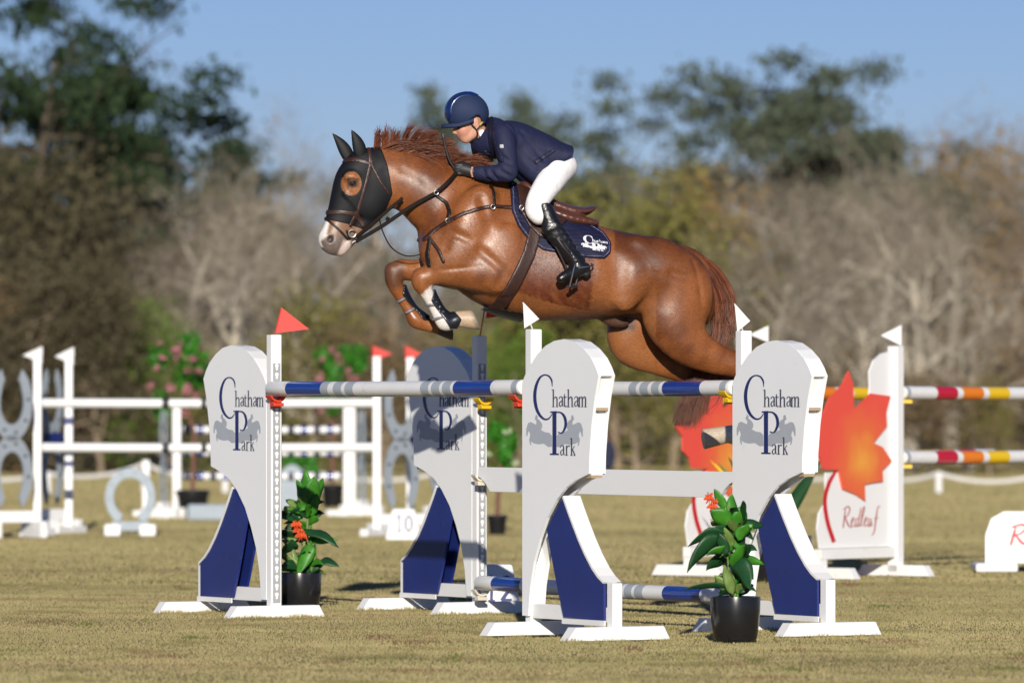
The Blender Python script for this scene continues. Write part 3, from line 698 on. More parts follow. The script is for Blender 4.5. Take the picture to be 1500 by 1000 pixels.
def double_shoe(px, py0, py1, wpx, D, label, group, m=GREYHS, yaw=0.5, band=False):
    """two horseshoes back to back as one wing: tips up, tips down, joined at the middle"""
    s = D / FPX; p = W(px, 0, D); root = empty('horseshoe_wing', (p.x, p.y, 0), label, 'jump wing', group, yaw)
    z0 = CAMH - (py1 - HORIZ) * s; z1 = CAMH - (py0 - HORIZ) * s; H = (z1 - z0) / 2; hw = wpx * s / 2
    def shoe(zc, sgn, name):
        n = 22; vs = []; fs = []
        for i in range(n + 1):
            q = -1 + 2 * i / n; a = q * R(150)
            x, z = math.sin(a), -math.cos(a)
            wv = 0.33 if abs(q) < 0.8 else 0.33 - 0.45 * (abs(q) - 0.8)
            for rr in (1.0, 1.0 - wv * 1.3):
                px_, pz_ = x * rr * hw, z * rr * H * 0.53
                for yy in (-0.012, 0.012): vs.append((px_, yy, zc + sgn * (pz_ + H * 0.03)))
        for i in range(n):
            k = 4 * i
            fs += [(k, k + 2, k + 6, k + 4), (k + 1, k + 5, k + 7, k + 3), (k, k + 4, k + 5, k + 1), (k + 2, k + 3, k + 7, k + 6)]
        fs += [(0, 1, 3, 2), (4 * n, 4 * n + 2, 4 * n + 3, 4 * n + 1)]
        sh_ = MB().add(vs, fs).build(name, m, root, True)
        for i in range(3, n - 2, 3):
            q = -1 + 2 * i / n; a = q * R(150); x, z = math.sin(a) * 0.8 * hw, -math.cos(a) * 0.8 * H * 0.53
            MB().lathe([(0.018, -0.001), (0.018, 0.0)], 8).build('nail_hole', BLKP, sh_)
            h = sh_.children[-1]; h.rotation_euler = (R(90), 0, 0); h.location = (x, -0.0145, zc + sgn * (z + H * 0.03))
    shoe(z0 + H * 1.46, 1, 'horseshoe'); shoe(z0 + H * 0.54, -1, 'horseshoe')
    if band: MB().box((-hw * 0.95, -0.02, z0 + H - 0.06), (hw * 0.95, -0.013, z0 + H + 0.05)).build('navy_band', INK, root)
    MB().box((-hw * 1.3, -0.04, max(z0 - 0.12, 0.12)), (hw * 1.3, 0.04, max(z0, 0.2))).build('base_rail', WHITE, root)
    for sx in (-1, 1): MB().box((sx * hw * 1.1 - 0.04, -0.25, 0), (sx * hw * 1.1 + 0.04, 0.25, max(z0 - 0.11, 0.13))).build('foot', WHITE, root)
    return root
gw = 'double horseshoe wings'
double_shoe(17, 535, 748, 66, 67.2, 'grey double horseshoe wing outside the post at the end of the white rails', gw)
double_shoe(76, 535, 745, 44, 69.4, 'grey double horseshoe wing standing between the two white flagged posts', gw, yaw=0.9, band=True)
double_shoe(588, 535, 752, 60, 68.4, 'grey double horseshoe wing between the two red flagged posts', gw, yaw=0.6)
double_shoe(655, 545, 740, 60, 69.8, 'grey double horseshoe wing mostly hidden behind the shaded standard', gw, yaw=0.6)
# single low horseshoe on the grass
D = 67.9; s_ = D / FPX; p = W(191, 785, D); hs = empty('horseshoe_filler', (p.x, p.y, 0), 'small pale grey single horseshoe standing on white blocks on the grass', 'jump filler')
vs = []; fs = []; n = 26
for i in range(n + 1):
    a = R(-64) + R(308) * i / n; x, z = math.cos(a), math.sin(a)
    for rr in (1.0, 0.66):
        for yy in (-0.03, 0.03): vs.append((x * rr * 37 * s_, yy, (56 + z * rr * 43) * s_ - 0.02 + 0.03))
for i in range(n):
    k = 4 * i; fs += [(k, k + 2, k + 6, k + 4), (k + 1, k + 5, k + 7, k + 3), (k, k + 4, k + 5, k + 1), (k + 2, k + 3, k + 7, k + 6)]
fs += [(0, 1, 3, 2), (4 * n, 4 * n + 2, 4 * n + 3, 4 * n + 1)]
arc = MB().add(vs, fs).build('horseshoe', LTGREY, hs, True)
for i in range(3, n - 2, 3):
    a = R(-64) + R(308) * i / n
    h = MB().box((-0.014, -0.002, -0.02), (0.014, 0.0, 0.02)).build('nail_hole', GREYHS, arc)
    h.location = (math.cos(a) * 0.84 * 37 * s_, -0.0305, (56 + math.sin(a) * 0.84 * 43) * s_ + 0.01)
MB().box((-0.2, -0.03, 0.06), (0.2, 0.03, 0.16)).build('cross_bar', LTGREY, hs)
for sx in (-1, 1): MB().box((sx * 0.19 - 0.09, -0.09, 0), (sx * 0.19 + 0.09, 0.09, 0.13)).build('foot_block', WHITE2, hs, bevel=0.02)
# number markers
DIG = {'1': [[(0.30, 0.22, 0.09), (0.50, 0.06, 0.12), (0.50, 0.94, 0.12)], [(0.28, 0.94, 0.1), (0.74, 0.94, 0.1)]],
       '0': [[(0.5, 0.06, 0.1), (0.78, 0.25, 0.14), (0.82, 0.5, 0.15), (0.78, 0.75, 0.14), (0.5, 0.94, 0.1), (0.22, 0.75, 0.14), (0.18, 0.5, 0.15), (0.22, 0.25, 0.14), (0.5, 0.06, 0.1)]],
       '2': [[(0.18, 0.28, 0.14), (0.32, 0.1, 0.13), (0.6, 0.08, 0.14), (0.78, 0.28, 0.16), (0.62, 0.55, 0.15), (0.18, 0.92, 0.15)], [(0.15, 0.92, 0.15), (0.85, 0.92, 0.15)]]}
def number_marker(px, pybot, wpx, hpx, txt, label, ink, tx0, tx1, ty0, ty1):
    D = DG(pybot); s = D / FPX; p = W(px, pybot, D); root = empty('number_marker', (p.x, p.y, 0), label, 'number sign')
    w, h = wpx * s / 2, hpx * s
    vs = [(-w, -0.16, 0), (w, -0.16, 0), (w, 0.16, 0), (-w, 0.16, 0), (-w * 0.62, -0.05, h), (w * 0.62, -0.05, h), (w * 0.62, 0.05, h), (-w * 0.62, 0.05, h)]
    MB().add(vs, [(0, 3, 2, 1), (4, 5, 6, 7), (0, 1, 5, 4), (1, 2, 6, 5), (2, 3, 7, 6), (3, 0, 4, 7)]).build('body', WHITE2, root, bevel=0.015)
    k = len(txt); cw = (tx1 - tx0) / k
    st = []
    for i, ch in enumerate(txt):
        for q in DIG[ch]: st.append([((tx0 + cw * (i + a)), ty0 + (ty1 - ty0) * b, c * (ty1 - ty0) * 0.95) for a, b, c in q])
    def tf(v):
        z = (pybot - v[1]) * s; y = -0.16 + 0.11 * z / h
        return ((v[0] - px) * s, y - v[2] - 0.002, z)
    lettering(st, tf, 'number', ink, root)
    return root
number_marker(591, 790, 52, 45, '10', 'white block marker reading 10 at the foot of the red flagged posts', mat('pale_ink', (0.10, 0.12, 0.17), 0.5), 578, 606, 752, 780)
number_marker(731, 886, 62, 60, '12', 'white block marker reading 12 behind the low striped pole', INK, 709, 753, 842, 881)

# second far jump, seen between the rails
gq = 'posts of the far blue and white jump'
post_unit(259, 757, 1.42, 'white post of the far jump beside the pink flowering tub', gq, w=0.10, fdir=(1, 0.3), foot=0.5)
post_unit(214, 757, 0.72, 'short white post with rope behind the small pale horseshoe', gq, w=0.09, fdir=(1, 0.2), foot=0.35)
post_unit(512, 756, 1.42, 'white post of the far jump beside the second pink flowering tub', gq, w=0.15, fdir=(1, 0.3), foot=0.62)
double_shoe(240, 597, 745, 20, 78.5, 'narrow grey double horseshoe wing at the end of the blue and white rails', gw, yaw=1.1)
double_shoe(530, 597, 740, 22, 80.5, 'narrow pale double horseshoe wing behind the wide white post', gw, LTGREY, 1.1)
bb = [(a, a + 9, BLUE if i % 2 else DKBLUE) for i, a in enumerate(range(270, 520, 19))]
gz = 'rails of the far blue and white jump'
brail(262, 512, 629, 80.0, 80.0, bb, 'far rail with short blue and white stripes, uppermost of three', gz, n=10)
brail(262, 512, 662, 80.2, 80.2, bb, 'far rail with short blue and white stripes, middle of three', gz, n=10)
brail(262, 512, 697, 80.1, 80.1, bb, 'far rail with short blue and white stripes, lowest of three', gz, n=10)
o = MB().box((-0.36, -0.1, 0), (0.36, 0.1, 0.20)).build('jump_box', LTGREY, None, bevel=0.03); p = W(318, 0, 77.0); o.location = (p.x, p.y, 0)
tag(o, 'low grey filler box beside the black tub of pink flowers', 'jump filler')
o = MB().add(*(lambda n=18: ([(0.26 * math.cos(math.pi * i / n), y, 0.62 * math.sin(math.pi * i / n)) for i in range(n + 1) for y in (-0.1, 0.1)],
      [(2 * i, 2 * i + 2, 2 * i + 3, 2 * i + 1) for i in range(n)] + [tuple(range(0, 2 * n + 2, 2)), tuple(range(2 * n + 1, 0, -2))]))()).build('jump_arch', LTGREY, None, True)
p = W(428, 0, 84.0); o.location = (p.x, p.y, 0); tag(o, 'rounded grey blue filler board below the blue and white rails', 'jump filler')

# ------------------------------------------------------------------ autumn leaf jump
d2 = Vector((0.6, 0.8)); n2 = Vector((-0.8, 0.6))
LEAFGRAD = bpy.data.materials.new('leaf_print'); LEAFGRAD.use_nodes = True
nt = LEAFGRAD.node_tree; N = nt.nodes; Lk = nt.links; b = N['Principled BSDF']; b.inputs['Roughness'].default_value = 0.45
tcn = N.new('ShaderNodeTexCoord'); vm = N.new('ShaderNodeVectorMath'); vm.operation = 'DISTANCE'; vm.inputs[1].default_value = (0.52, 0, 0.98)
nz = N.new('ShaderNodeTexNoise'); nz.inputs['Scale'].default_value = 5; Lk.new(tcn.outputs['Object'], nz.inputs['Vector'])
ad = N.new('ShaderNodeMath'); ad.operation = 'MULTIPLY_ADD'; ad.inputs[1].default_value = 0.28
Lk.new(tcn.outputs['Object'], vm.inputs[0]); Lk.new(nz.outputs['Fac'], ad.inputs[0]); Lk.new(vm.outputs['Value'], ad.inputs[2])
rp = N.new('ShaderNodeValToRGB'); e = rp.color_ramp.elements; e[0].position = 0.14; e[0].color = (0.80, 0.36, 0.05, 1); e[1].position = 0.62; e[1].color = (0.78, 0.085, 0.055, 1)
k = e.new(0.38); k.color = (0.76, 0.15, 0.045, 1)
Lk.new(ad.outputs[0], rp.inputs[0]); Lk.new(rp.outputs[0], b.inputs['Base Color'])
LEAFRED = mat('leaf_stem_red', (0.55, 0.012, 0.02), 0.45)
# leaf outline in the photo's pixels of the wing whose post is at x=1312
LEAF = [(1220, 687), (1226, 714), (1246, 722), (1261, 732), (1260, 708), (1270, 706), (1289, 704), (1288, 688), (1303, 675), (1288, 654), (1274, 648), (1295, 624),
        (1294, 604), (1301, 580), (1270, 576), (1243, 600), (1242, 562), (1235, 544), (1226, 562), (1216, 574), (1206, 582), (1195, 606), (1171, 624), (1182, 640), (1182, 660), (1192, 671), (1196, 685), (1212, 686)]
STEM = [(1218, 686, 4), (1206, 706, 6), (1200, 730, 6), (1204, 760, 6), (1214, 790, 6)]
SCRIPT = {  # loose brush script, unit box
 'R': [[(0.22, 0.05, 3), (0.12, 0.5, 6), (0.0, 1.0, 5)], [(0.02, 0.12, 3), (0.45, -0.02, 5), (0.62, 0.15, 5), (0.40, 0.42, 4), (0.16, 0.48, 3)], [(0.20, 0.48, 4), (0.45, 0.85, 6), (0.75, 1.02, 3)]],
 'e': [[(0.0, 0.8, 3), (0.28, 0.62, 4), (0.22, 0.52, 4), (0.06, 0.66, 5), (0.06, 0.92, 5), (0.34, 0.9, 3)]],
 'd': [[(0.34, 0.58, 3), (0.12, 0.6, 4), (0.05, 0.86, 5), (0.16, 0.97, 4), (0.34, 0.72, 3)], [(0.58, 0.05, 4), (0.36, 0.7, 5), (0.36, 0.95, 4), (0.5, 0.88, 3)]],
 'l': [[(0.0, 0.9, 3), (0.36, 0.2, 4), (0.36, 0.0, 4), (0.18, 0.3, 5), (0.08, 0.85, 5), (0.22, 0.92, 3)]],
 'a': [[(0.34, 0.6, 3), (0.12, 0.62, 4), (0.05, 0.86, 5), (0.16, 0.97, 4), (0.34, 0.66, 4), (0.32, 0.92, 4), (0.48, 0.88, 3)]],
 'f': [[(0.72, 0.02, 4), (0.5, 0.05, 4), (0.34, 0.5, 6), (0.16, 1.2, 5), (-0.1, 1.42, 3)], [(0.12, 0.62, 3), (0.56, 0.55, 3)]]}
def script_word(x0, y0, x1, y1, fat):
    adv = {'R': 0.72, 'e': 0.36, 'd': 0.52, 'l': 0.34, 'a': 0.46, 'f': 0.55}; wd = 'Redleaf'; tot = sum(adv[c] for c in wd)
    k = (x1 - x0) / tot; x = x0; st = []
    for c in wd:
        for q in SCRIPT[c]: st.append([(x + a * k, y0 + b_ * (y1 - y0), w * fat) for a, b_, w in q])
        x += adv[c] * k
    return st
def leaf_wing(px, D, label, shift):
    """post at px; the wing board runs back along -d2; drawn in the pixels of the first wing"""
    s = 52.4 / FPX; O = W(px, 0, D); O.z = 0
    root = empty('leaf_wing', O, label, 'jump wing', 'wings of the autumn leaf jump', math.atan2(-d2.y, -d2.x))
    # local x = outwards along the wing, local y: +y = away from the visible face
    def P(x, y, dep):
        return ((1312 - x) * s / 0.6, dep, CAMH - (y - HORIZ) * s)
    def board(pts, d0, d1, name, m):
        n = len(pts); vs = [P(x, y, d0) for x, y in pts] + [P(x, y, d1) for x, y in pts]
        return MB().add(vs, [tuple(range(n)), tuple(range(2 * n - 1, n - 1, -1))] + [(i, (i + 1) % n, (i + 1) % n + n, i + n) for i in range(n)]).build(name, m, root)
    back = [(1305, 799), (1194, 799), (1190, 770), (1193, 748), (1203, 732), (1203, 690), (1240, 690), (1262, 640), (1272, 570), (1271, 545), (1278, 528), (1290, 518), (1305, 514)]
    board(back, 0.0, -0.018, 'backboard', WHITE2)
    board(LEAF, 0.022, 0.006, 'leaf_panel', LEAFGRAD)
    st = MB(); vs, fs = stroke_quads(STEM, 0.0); st.add([P(v[0], v[1], 0.008) for v in vs], fs); st.build('leaf_stem', LEAFRED, root)
    lettering(script_word(1229, 740, 1284, 770, 0.36), lambda v: P(v[0], v[1], v[2] + 0.001), 'lettering', mat('script_red', (0.42, 0.09, 0.09), 0.5), root, 0.002)
    MB().box((-0.05, -0.05, 0.03), (0.05, 0.05, CAMH + (HORIZ - 507) * s)).build('post', WHITE2, root, bevel=0.006)
    MB().box((0.051, -0.035, 0.155), (1.16, 0.035, 0.24)).build('bottom_rail', WHITE, root, bevel=0.004)
    MB().box((1.07, -0.034, 0.03), (1.15, 0.034, 0.154)).build('outer_leg', WHITE, root)
    for x in (0.0, 1.11):
        tr = [(-0.36, 0), (0.36, 0), (0.30, 0.09), (-0.30, 0.09)]
        vs = [(x + dx, a, z) for dx in (-0.05, 0.05) for a, z in tr]
        MB().add(vs, [(0, 1, 2, 3), (7, 6, 5, 4)] + [(i, (i + 1) % 4, (i + 1) % 4 + 4, i + 4) for i in range(4)]).build('foot', WHITE, root, bevel=0.003)
    return root
leaf_wing(1312, 52.3, 'white wing with orange maple leaf beside the striped rails, fully seen leaf', 0)
leaf_wing(1121, 53.2, 'white wing with orange maple leaf mostly hidden behind the oxer standard and the hind hooves', -191)
for px, D, tri, t in ((1312, 52.3, [(1320, 476), (1290, 491), (1320, 506)], 'white pennant above the fully seen maple leaf wing'),
                      (1119, 53.2, [(1125, 477), (1098, 490), (1125, 501)], 'white pennant of the hidden maple leaf wing, next to the tail')):
    zt = CAMH + (HORIZ - 507) * 52.4 / FPX; p = W(px, 0, D); p.z = zt; fr = empty('jump_flag', p, t, 'flag'); off = Vector((0, 0.002, 0))
    P3 = [W(x, y, D) - p for x, y in tri]
    MB().tube([(P3[0].x, 0, -0.03), P3[0]], 0.006, 6).build('rod', WHITEFLAG, fr, True)
    MB().add([q - off for q in P3] + [q + off for q in P3], [(0, 1, 2), (5, 4, 3), (0, 3, 4, 1), (1, 4, 5, 2), (2, 5, 3, 0)]).build('pennant', WHITEFLAG, fr)
RR = mat('rail_red', (0.50, 0.012, 0.035), 0.35); RO = mat('rail_orange', (0.75, 0.20, 0.01), 0.35); RY = mat('rail_yellow', (0.78, 0.50, 0.01), 0.35)
def leaf_rails(px0, D0, bands, gname, word):
    A = W(px0, 0, D0); e_ = A + Vector((d2.x * 3.5, d2.y * 3.5, 0))
    for y, nm in ((575, 'upper'), (670, 'lower')):
        z = CAMH - (y - HORIZ) * D0 / FPX
        a = Vector((A.x, A.y, z)); b_ = Vector((e_.x, e_.y, z))
        rail('jump_pole', a, b_, bands, 0.056, f'{nm} rail with red orange and yellow bands, {word}', 'rails of the autumn leaf jump', POLEW, 14)
        o = MB().box((-0.03, -0.07, -0.09), (0.09, 0.05, -0.058)).build('cup', YELP, None, bevel=0.006); o.location = a
        tag(o, f'yellow cup under the {nm} rail {word}', 'cup', 'cups of the autumn leaf jump')
b1 = [(1322, 1327, POLEG), (1366, 1396, RR), (1404, 1434, RO), (1442, 1472, RY), (1540, 1570, RY), (1578, 1605, RO), (1610, 1640, RR)]
leaf_rails(1320, 52.4, b1, '', 'starting at the fully seen leaf wing')
b2 = [(1160, 1185, RR), (1192, 1220, RO), (1244, 1271, RY), (1340, 1366, RY), (1372, 1395, RO), (1400, 1425, RR)]
leaf_rails(1129, 53.3, b2, '', 'passing behind the fully seen leaf')
# low sign
D = 53.6; s = D / FPX; p = W(1540, 836, D); root = empty('low_sign', (p.x, p.y, 0), 'low white rounded filler sign with red script beside the leaf jump', 'sign')
hw = 97 * s; top = (836 - 748) * s
prof = [(-hw, 0.07), (hw, 0.07), (hw, top - 0.2), (hw - 0.04, top - 0.07), (hw - 0.14, top), (-hw + 0.16, top), (-hw + 0.05, top - 0.06), (-hw, top - 0.2)]
MB().prism(prof, -0.02, 0.02).build('board', WHITE2, root, bevel=0.004)
for sx in (-1, 1): MB().box((sx * (hw - 0.08) - 0.18, -0.28, 0), (sx * (hw - 0.08) + 0.18, 0.28, 0.075)).build('foot', WHITE, root, bevel=0.02)
lettering(script_word(1480, 768, 1600, 798, 0.7), lambda v: ((v[0] - 1540) * s, -0.0205 - v[2], (836 - v[1]) * s), 'lettering', LEAFRED, root, 0.001)
# spiky tub between the leaf wings
D = 51.0; s = D / FPX; p = W(1132, 848, D)
root = empty('spiky_tub_plant', (p.x, p.y, 0), 'black square tub with big dark sword leaves behind the oxer standard', 'potted plant')
MB().lathe([(0.24, 0), (0.30, 0.02), (0.33, 0.36), (0.30, 0.36)], 20).build('pot', BLACKPOT, root, True)
for (x, y, d, w, m) in ((1066, 668, -0.1, 16, Dk), (1040, 672, 0.0, 10, RY), (1052, 676, 0.1, 12, Yl), (1200, 676, -0.1, 26, Dk), (1188, 690, 0.05, 22, Dk), (1110, 650, 0.1, 22, Dk),
                        (1150, 655, -0.1, 20, Gn), (1075, 700, -0.2, 26, Dk), (1090, 660, 0.15, 18, Dk), (1062, 690, 0.1, 18, Gn)):
    leaf_obj('leaf', (0, 0, 0.34), ((x - 1132) * s, d, (848 - y) * s), w * s, m, root, 0.03, 0.3)

# ------------------------------------------------------------------ flowering tubs
PINK = mat('pink_bloom', (0.46, 0.19, 0.21), 0.6, var=0.3, vscale=12, trans=0.2)
def leaf_cloud(n, c, rad, size, seed, shell=0.35):
    g = np.random.default_rng(seed); v = g.normal(size=(n, 3)); v /= np.linalg.norm(v, axis=1)[:, None]
    r = g.uniform(shell, 1.0, n) ** 0.6
    P = np.array(c) + v * r[:, None] * np.array(rad)
    a = g.normal(size=(n, 3)); a /= np.linalg.norm(a, axis=1)[:, None]; b = np.cross(a, v); b /= np.linalg.norm(b, axis=1)[:, None] + 1e-9
    sz = size * g.uniform(0.6, 1.4, n)[:, None]
    V = np.stack([P - a * sz, P + b * sz * 0.5, P + a * sz, P - b * sz * 0.5], 1).reshape(-1, 3)
    return V, np.arange(len(V)).reshape(-1, 4)
def tub(px, pybot, potw, poth, cx, cy, rx, ry, nbloom, label, m=LEAFG, bloom=PINK):
    D = DG(pybot); s = D / FPX; p = W(px, pybot, D); root = empty('flowering_tub', (p.x, p.y, 0), label, 'potted plant')
    rw, h = potw * s / 2, poth * s
    MB().lathe([(rw * 0.78, 0), (rw * 0.95, h * 0.8), (rw * 1.02, h * 0.82), (rw * 1.02, h), (rw * 0.9, h)], 20).build('pot', BLACKPOT, root, True)
    c = Vector(((cx - px) * s, 0, (pybot - cy) * s))
    MB().tube([(0, 0, h * 0.8), (0.02, 0, (h + c.z) / 2), c], [0.03, 0.024, 0.012], 7).build('trunk', mat('shrub_bark', (0.16, 0.07, 0.05), 0.8), root, True)
    Vs = []; k = 0
    for j in range(9):
        q = np.array([random.uniform(-0.8, 0.8) * rx * s, random.uniform(-0.5, 0.5) * rx * s, random.uniform(-0.8, 0.75) * ry * s])
        V, F = leaf_cloud(170, np.array(c) + q, np.array((rx, rx, ry)) * s * 0.36, 0.038, j + int(px)); Vs.append(V)
    V = np.concatenate(Vs); cr_ = mesh_obj('crown', np_mesh('crown', V, np.arange(len(V)).reshape(-1, 4), 4), m, root)
    for j in range(nbloom):
        a = random.uniform(0, 6.28); rr = random.uniform(0.35, 1.0)
        q = c + Vector((math.cos(a) * rr * rx * s, random.uniform(-0.8, 0.1) * rx * s, math.sin(a) * rr * ry * s))
        V, F = leaf_cloud(22, q, (0.045, 0.045, 0.045), 0.032, j + 50); mesh_obj('bloom', np_mesh('bloom', V, F, 4), bloom, root)
    return root
tub(282, 757, 50, 40, 262, 548, 48, 62, 26, 'tall black tub with pink flowering standard behind the white rails, beside the red flagged standard')
tub(487, 745, 34, 36, 487, 548, 46, 58, 26, 'tall black tub with pink flowering standard near the wide white far post')
tub(728, 782, 30, 28, 737, 648, 26, 44, 3, 'black tub with a leafy green shrub between the two middle standards', bloom=mat('pale_bloom', (0.35, 0.45, 0.25), 0.6))
tub(438, 730, 30, 18, 445, 690, 36, 24, 0, 'low dark green bush in a tub under the far rails')

# ------------------------------------------------------------------ rope fence
ROPE = mat('white_rope', (0.66, 0.64, 0.60), 0.7)
def rope_fence(pts, label):
    for (x, ytop, ybot) in pts:
        D = DG(ybot); p = W(x, ybot, D); zt = CAMH - (ytop - HORIZ) * D / FPX
        o = MB().lathe([(0.055, 0), (0.05, zt - 0.02), (0.03, zt)], 8).build('rope_post', WHITE, None, True); o.location = (p.x, p.y, 0)
        tag(o, 'slim white post carrying the boundary rope', 'post', 'posts of the boundary rope')
    P = []
    for (a, b_) in zip(pts[:-1], pts[1:]):
        A = W(a[0], a[1] + 3, DG(a[2])); B = W(b_[0], b_[1] + 3, DG(b_[2]))
        for i in range(10):
            q = i / 10; v = A.lerp(B, q); v.z -= 0.12 * 4 * q * (1 - q); P.append(v)
    P.append(B)
    o = P[0].copy(); r_ = MB().tube([v - o for v in P], 0.035, 7).build('boundary_rope', ROPE, None, True); r_.location = o
    tag(r_, label, 'rope')
rope_fence([(-220, 690, 724), (-80, 688, 722), (70, 690, 723), (212, 676, 722), (330, 690, 722), (468, 690, 722), (640, 690, 721)], 'sagging white boundary rope behind the horseshoe jump')
rope_fence([(1130, 686, 720), (1250, 690, 721), (1375, 690, 722), (1520, 693, 722), (1680, 692, 722)], 'sagging white boundary rope behind the autumn leaf jump')

# ------------------------------------------------------------------ trees
def rand_perp(t, g):
    v = Vector(g.normal(size=3)); v -= t * v.dot(t); return v.normalized()
def branch_tree(seed, H, r0, levels=4, spread=0.6, nchild=(5, 6, 6, 5), lean=0.0, first=0.18, droop=0.0, n_side=(7, 5, 4, 3, 3), upk=0.25, twig=0.011):
    """tapered limbs as one mesh, returns vertices, faces, tips"""
    g = np.random.default_rng(seed); Vv = []; Ff = []; tips = []
    def grow(p, t, L, r, lev):
        k = 6 if lev < 2 else 4 if lev < 3 else 3
        pts = [p]; d = t
        for i in range(k):
            d = (d + rand_perp(d, g) * (0.16 + 0.06 * lev) + Vector((0, 0, upk * 0.25 - droop * lev * 0.06))).normalized()
            p = p + d * (L / k); pts.append(p)
        n = n_side[lev]; base = len(Vv); prev = None
        for i, q in enumerate(pts):
            tt = (pts[min(i + 1, k)] - pts[max(i - 1, 0)]).normalized()
            a = tt.orthogonal() if prev is None else prev - tt * prev.dot(tt)
            a.normalize(); prev = a; b = tt.cross(a); rr = r * (1 - 0.72 * i / k)
            for j in range(n):
                th = 2 * math.pi * j / n; Vv.append(q + a * math.cos(th) * rr + b * math.sin(th) * rr)
        for i in range(k):
            for j in range(n):
                a0 = base + i * n + j; a1 = base + i * n + (j + 1) % n
                Ff.append((a0, a1, a1 + n)); Ff.append((a0, a1 + n, a0 + n))
        if lev >= levels: tips.append(pts[-1]); return
        nc = nchild[lev]
        for c_ in range(nc):
            f = first + (1 - first) * (c_ + g.uniform(0.1, 0.9)) / nc if lev == 0 else g.uniform(0.3, 1.0)
            x = f * k; i = min(int(x), k - 1); q = pts[i].lerp(pts[i + 1], x - i)
            dd = (pts[i + 1] - pts[i]).normalized()
            nd = (dd * (1 - spread) + rand_perp(dd, g) * spread + Vector((0, 0, upk * 0.5))).normalized()
            rr = max(r * (1 - 0.72 * f) * 0.62, twig * (1.0 if lev < 2 else 0.75))
            grow(q, nd, L * g.uniform(0.42, 0.68) * (1.15 - 0.45 * f if lev == 0 else 1.0), rr, lev + 1)
    grow(Vector((0, 0, 0)), Vector((lean, 0, 1)).normalized(), H * 0.72, r0, 0)
    return np.array([tuple(v) for v in Vv], np.float32), np.array(Ff, np.int32), np.array([tuple(t) for t in tips])
BARKS = [mat('grey_bark', (0.40, 0.355, 0.29), 0.85, 0.2, var=0.3, vscale=3), mat('brown_bark', (0.28, 0.215, 0.155), 0.85, 0.2, var=0.3, vscale=3),
         mat('pale_bark', (0.56, 0.50, 0.40), 0.85, 0.2, var=0.25, vscale=3), mat('dark_bark', (0.10, 0.08, 0.06), 0.9, 0.1, var=0.3, vscale=3)]
FOL = {'pine': mat('pine_needles', (0.028, 0.050, 0.020), 0.8, 0.2, var=0.45, vscale=1.2, trans=0.12),
       'olive': mat('olive_leaves', (0.20, 0.185, 0.052), 0.8, 0.2, var=0.4, vscale=1.0, trans=0.2),
       'spring': mat('spring_leaves', (0.13, 0.22, 0.03), 0.8, 0.2, var=0.35, vscale=1.0, trans=0.25),
       'gold': mat('gold_leaves', (0.27, 0.17, 0.045), 0.8, 0.2, var=0.3, vscale=1.0, trans=0.2),
       'brown': mat('dead_leaves', (0.19, 0.135, 0.07), 0.85, 0.2, var=0.4, vscale=1.0, trans=0.15),
       'twig': mat('twig_haze', (0.235, 0.195, 0.145), 0.85, 0.2, var=0.35, vscale=0.8),
       'gloom': mat('gloomy_leaves', (0.085, 0.074, 0.040), 0.85, 0.2, var=0.45, vscale=1.0, trans=0.1),
       'dull': mat('hazed_evergreen', (0.085, 0.105, 0.065), 0.8, 0.2, var=0.4, vscale=1.0, trans=0.1)}  # dull: needle colour lightened, distance haze painted into the far evergreens
def clump_faces(tips, n, rad, size, seed, flat=0.7):
    g = np.random.default_rng(seed); T = tips[g.integers(0, len(tips), n)]
    P = T + g.normal(size=(n, 3)) * np.array((rad, rad, rad * flat)) * 0.5
    a = g.normal(size=(n, 3)); a /= np.linalg.norm(a, axis=1)[:, None]; b = g.normal(size=(n, 3)); b = np.cross(a, b); b /= np.linalg.norm(b, axis=1)[:, None] + 1e-9
    sz = size * g.uniform(0.5, 1.5, n)[:, None]
    V = np.stack([P - a * sz, P + b * sz * 0.55, P + a * sz, P - b * sz * 0.55], 1).reshape(-1, 3)
    return V.astype(np.float32), np.arange(len(V)).reshape(-1, 4)
def twig_faces(tips, n, L, w, seed):
    """fine upward twigs as slivers"""
    g = np.random.default_rng(seed); T = tips[g.integers(0, len(tips), n)] + g.normal(size=(n, 3)) * L * 0.35
    d = g.normal(size=(n, 3)) + np.array((0, 0, 0.5)); d /= np.linalg.norm(d, axis=1)[:, None]
    b = np.cross(d, g.normal(size=(n, 3))); b /= np.linalg.norm(b, axis=1)[:, None] + 1e-9
    l = L * g.uniform(0.4, 1.3, n)[:, None]
    V = np.stack([T - b * w, T + b * w, T + d * l], 1).reshape(-1, 3)
    return V.astype(np.float32), np.arange(len(V)).reshape(-1, 3)
_cache = {}
def tree_mesh(key, H, kind, seed):
    if key in _cache: return _cache[key]
    if kind == 'bare':
        V, F, tips = branch_tree(seed, H, H * 0.034, 4, 0.62, (8, 5, 4, 3), lean=random.uniform(-0.12, 0.12))
        tv, tf = twig_faces(tips, 2700, H * 0.085, H * 0.0011, seed)
        cm = np_mesh('crown', tv, tf, 3)
    elif kind == 'pine':
        V, F, tips = branch_tree(seed, H, H * 0.018, 2, 0.78, (16, 5), first=0.30, upk=0.05, n_side=(7, 5, 4, 3, 3))
        tv, tf = clump_faces(tips, 15000, H * 0.075, H * 0.0085, seed, 0.42); cm = np_mesh('crown', tv, tf, 4)
    elif kind == 'bush':
        V, F, tips = branch_tree(seed, H, H * 0.02, 3, 0.7, (9, 6, 4), first=0.03, upk=0.2)
        tv, tf = clump_faces(tips, 5200, H * 0.12, H * 0.014, seed, 0.9); cm = np_mesh('crown', tv, tf, 4)
    tm = np_mesh('trunk', V, F, 3, True)
    _cache[key] = (tm, cm); return _cache[key]
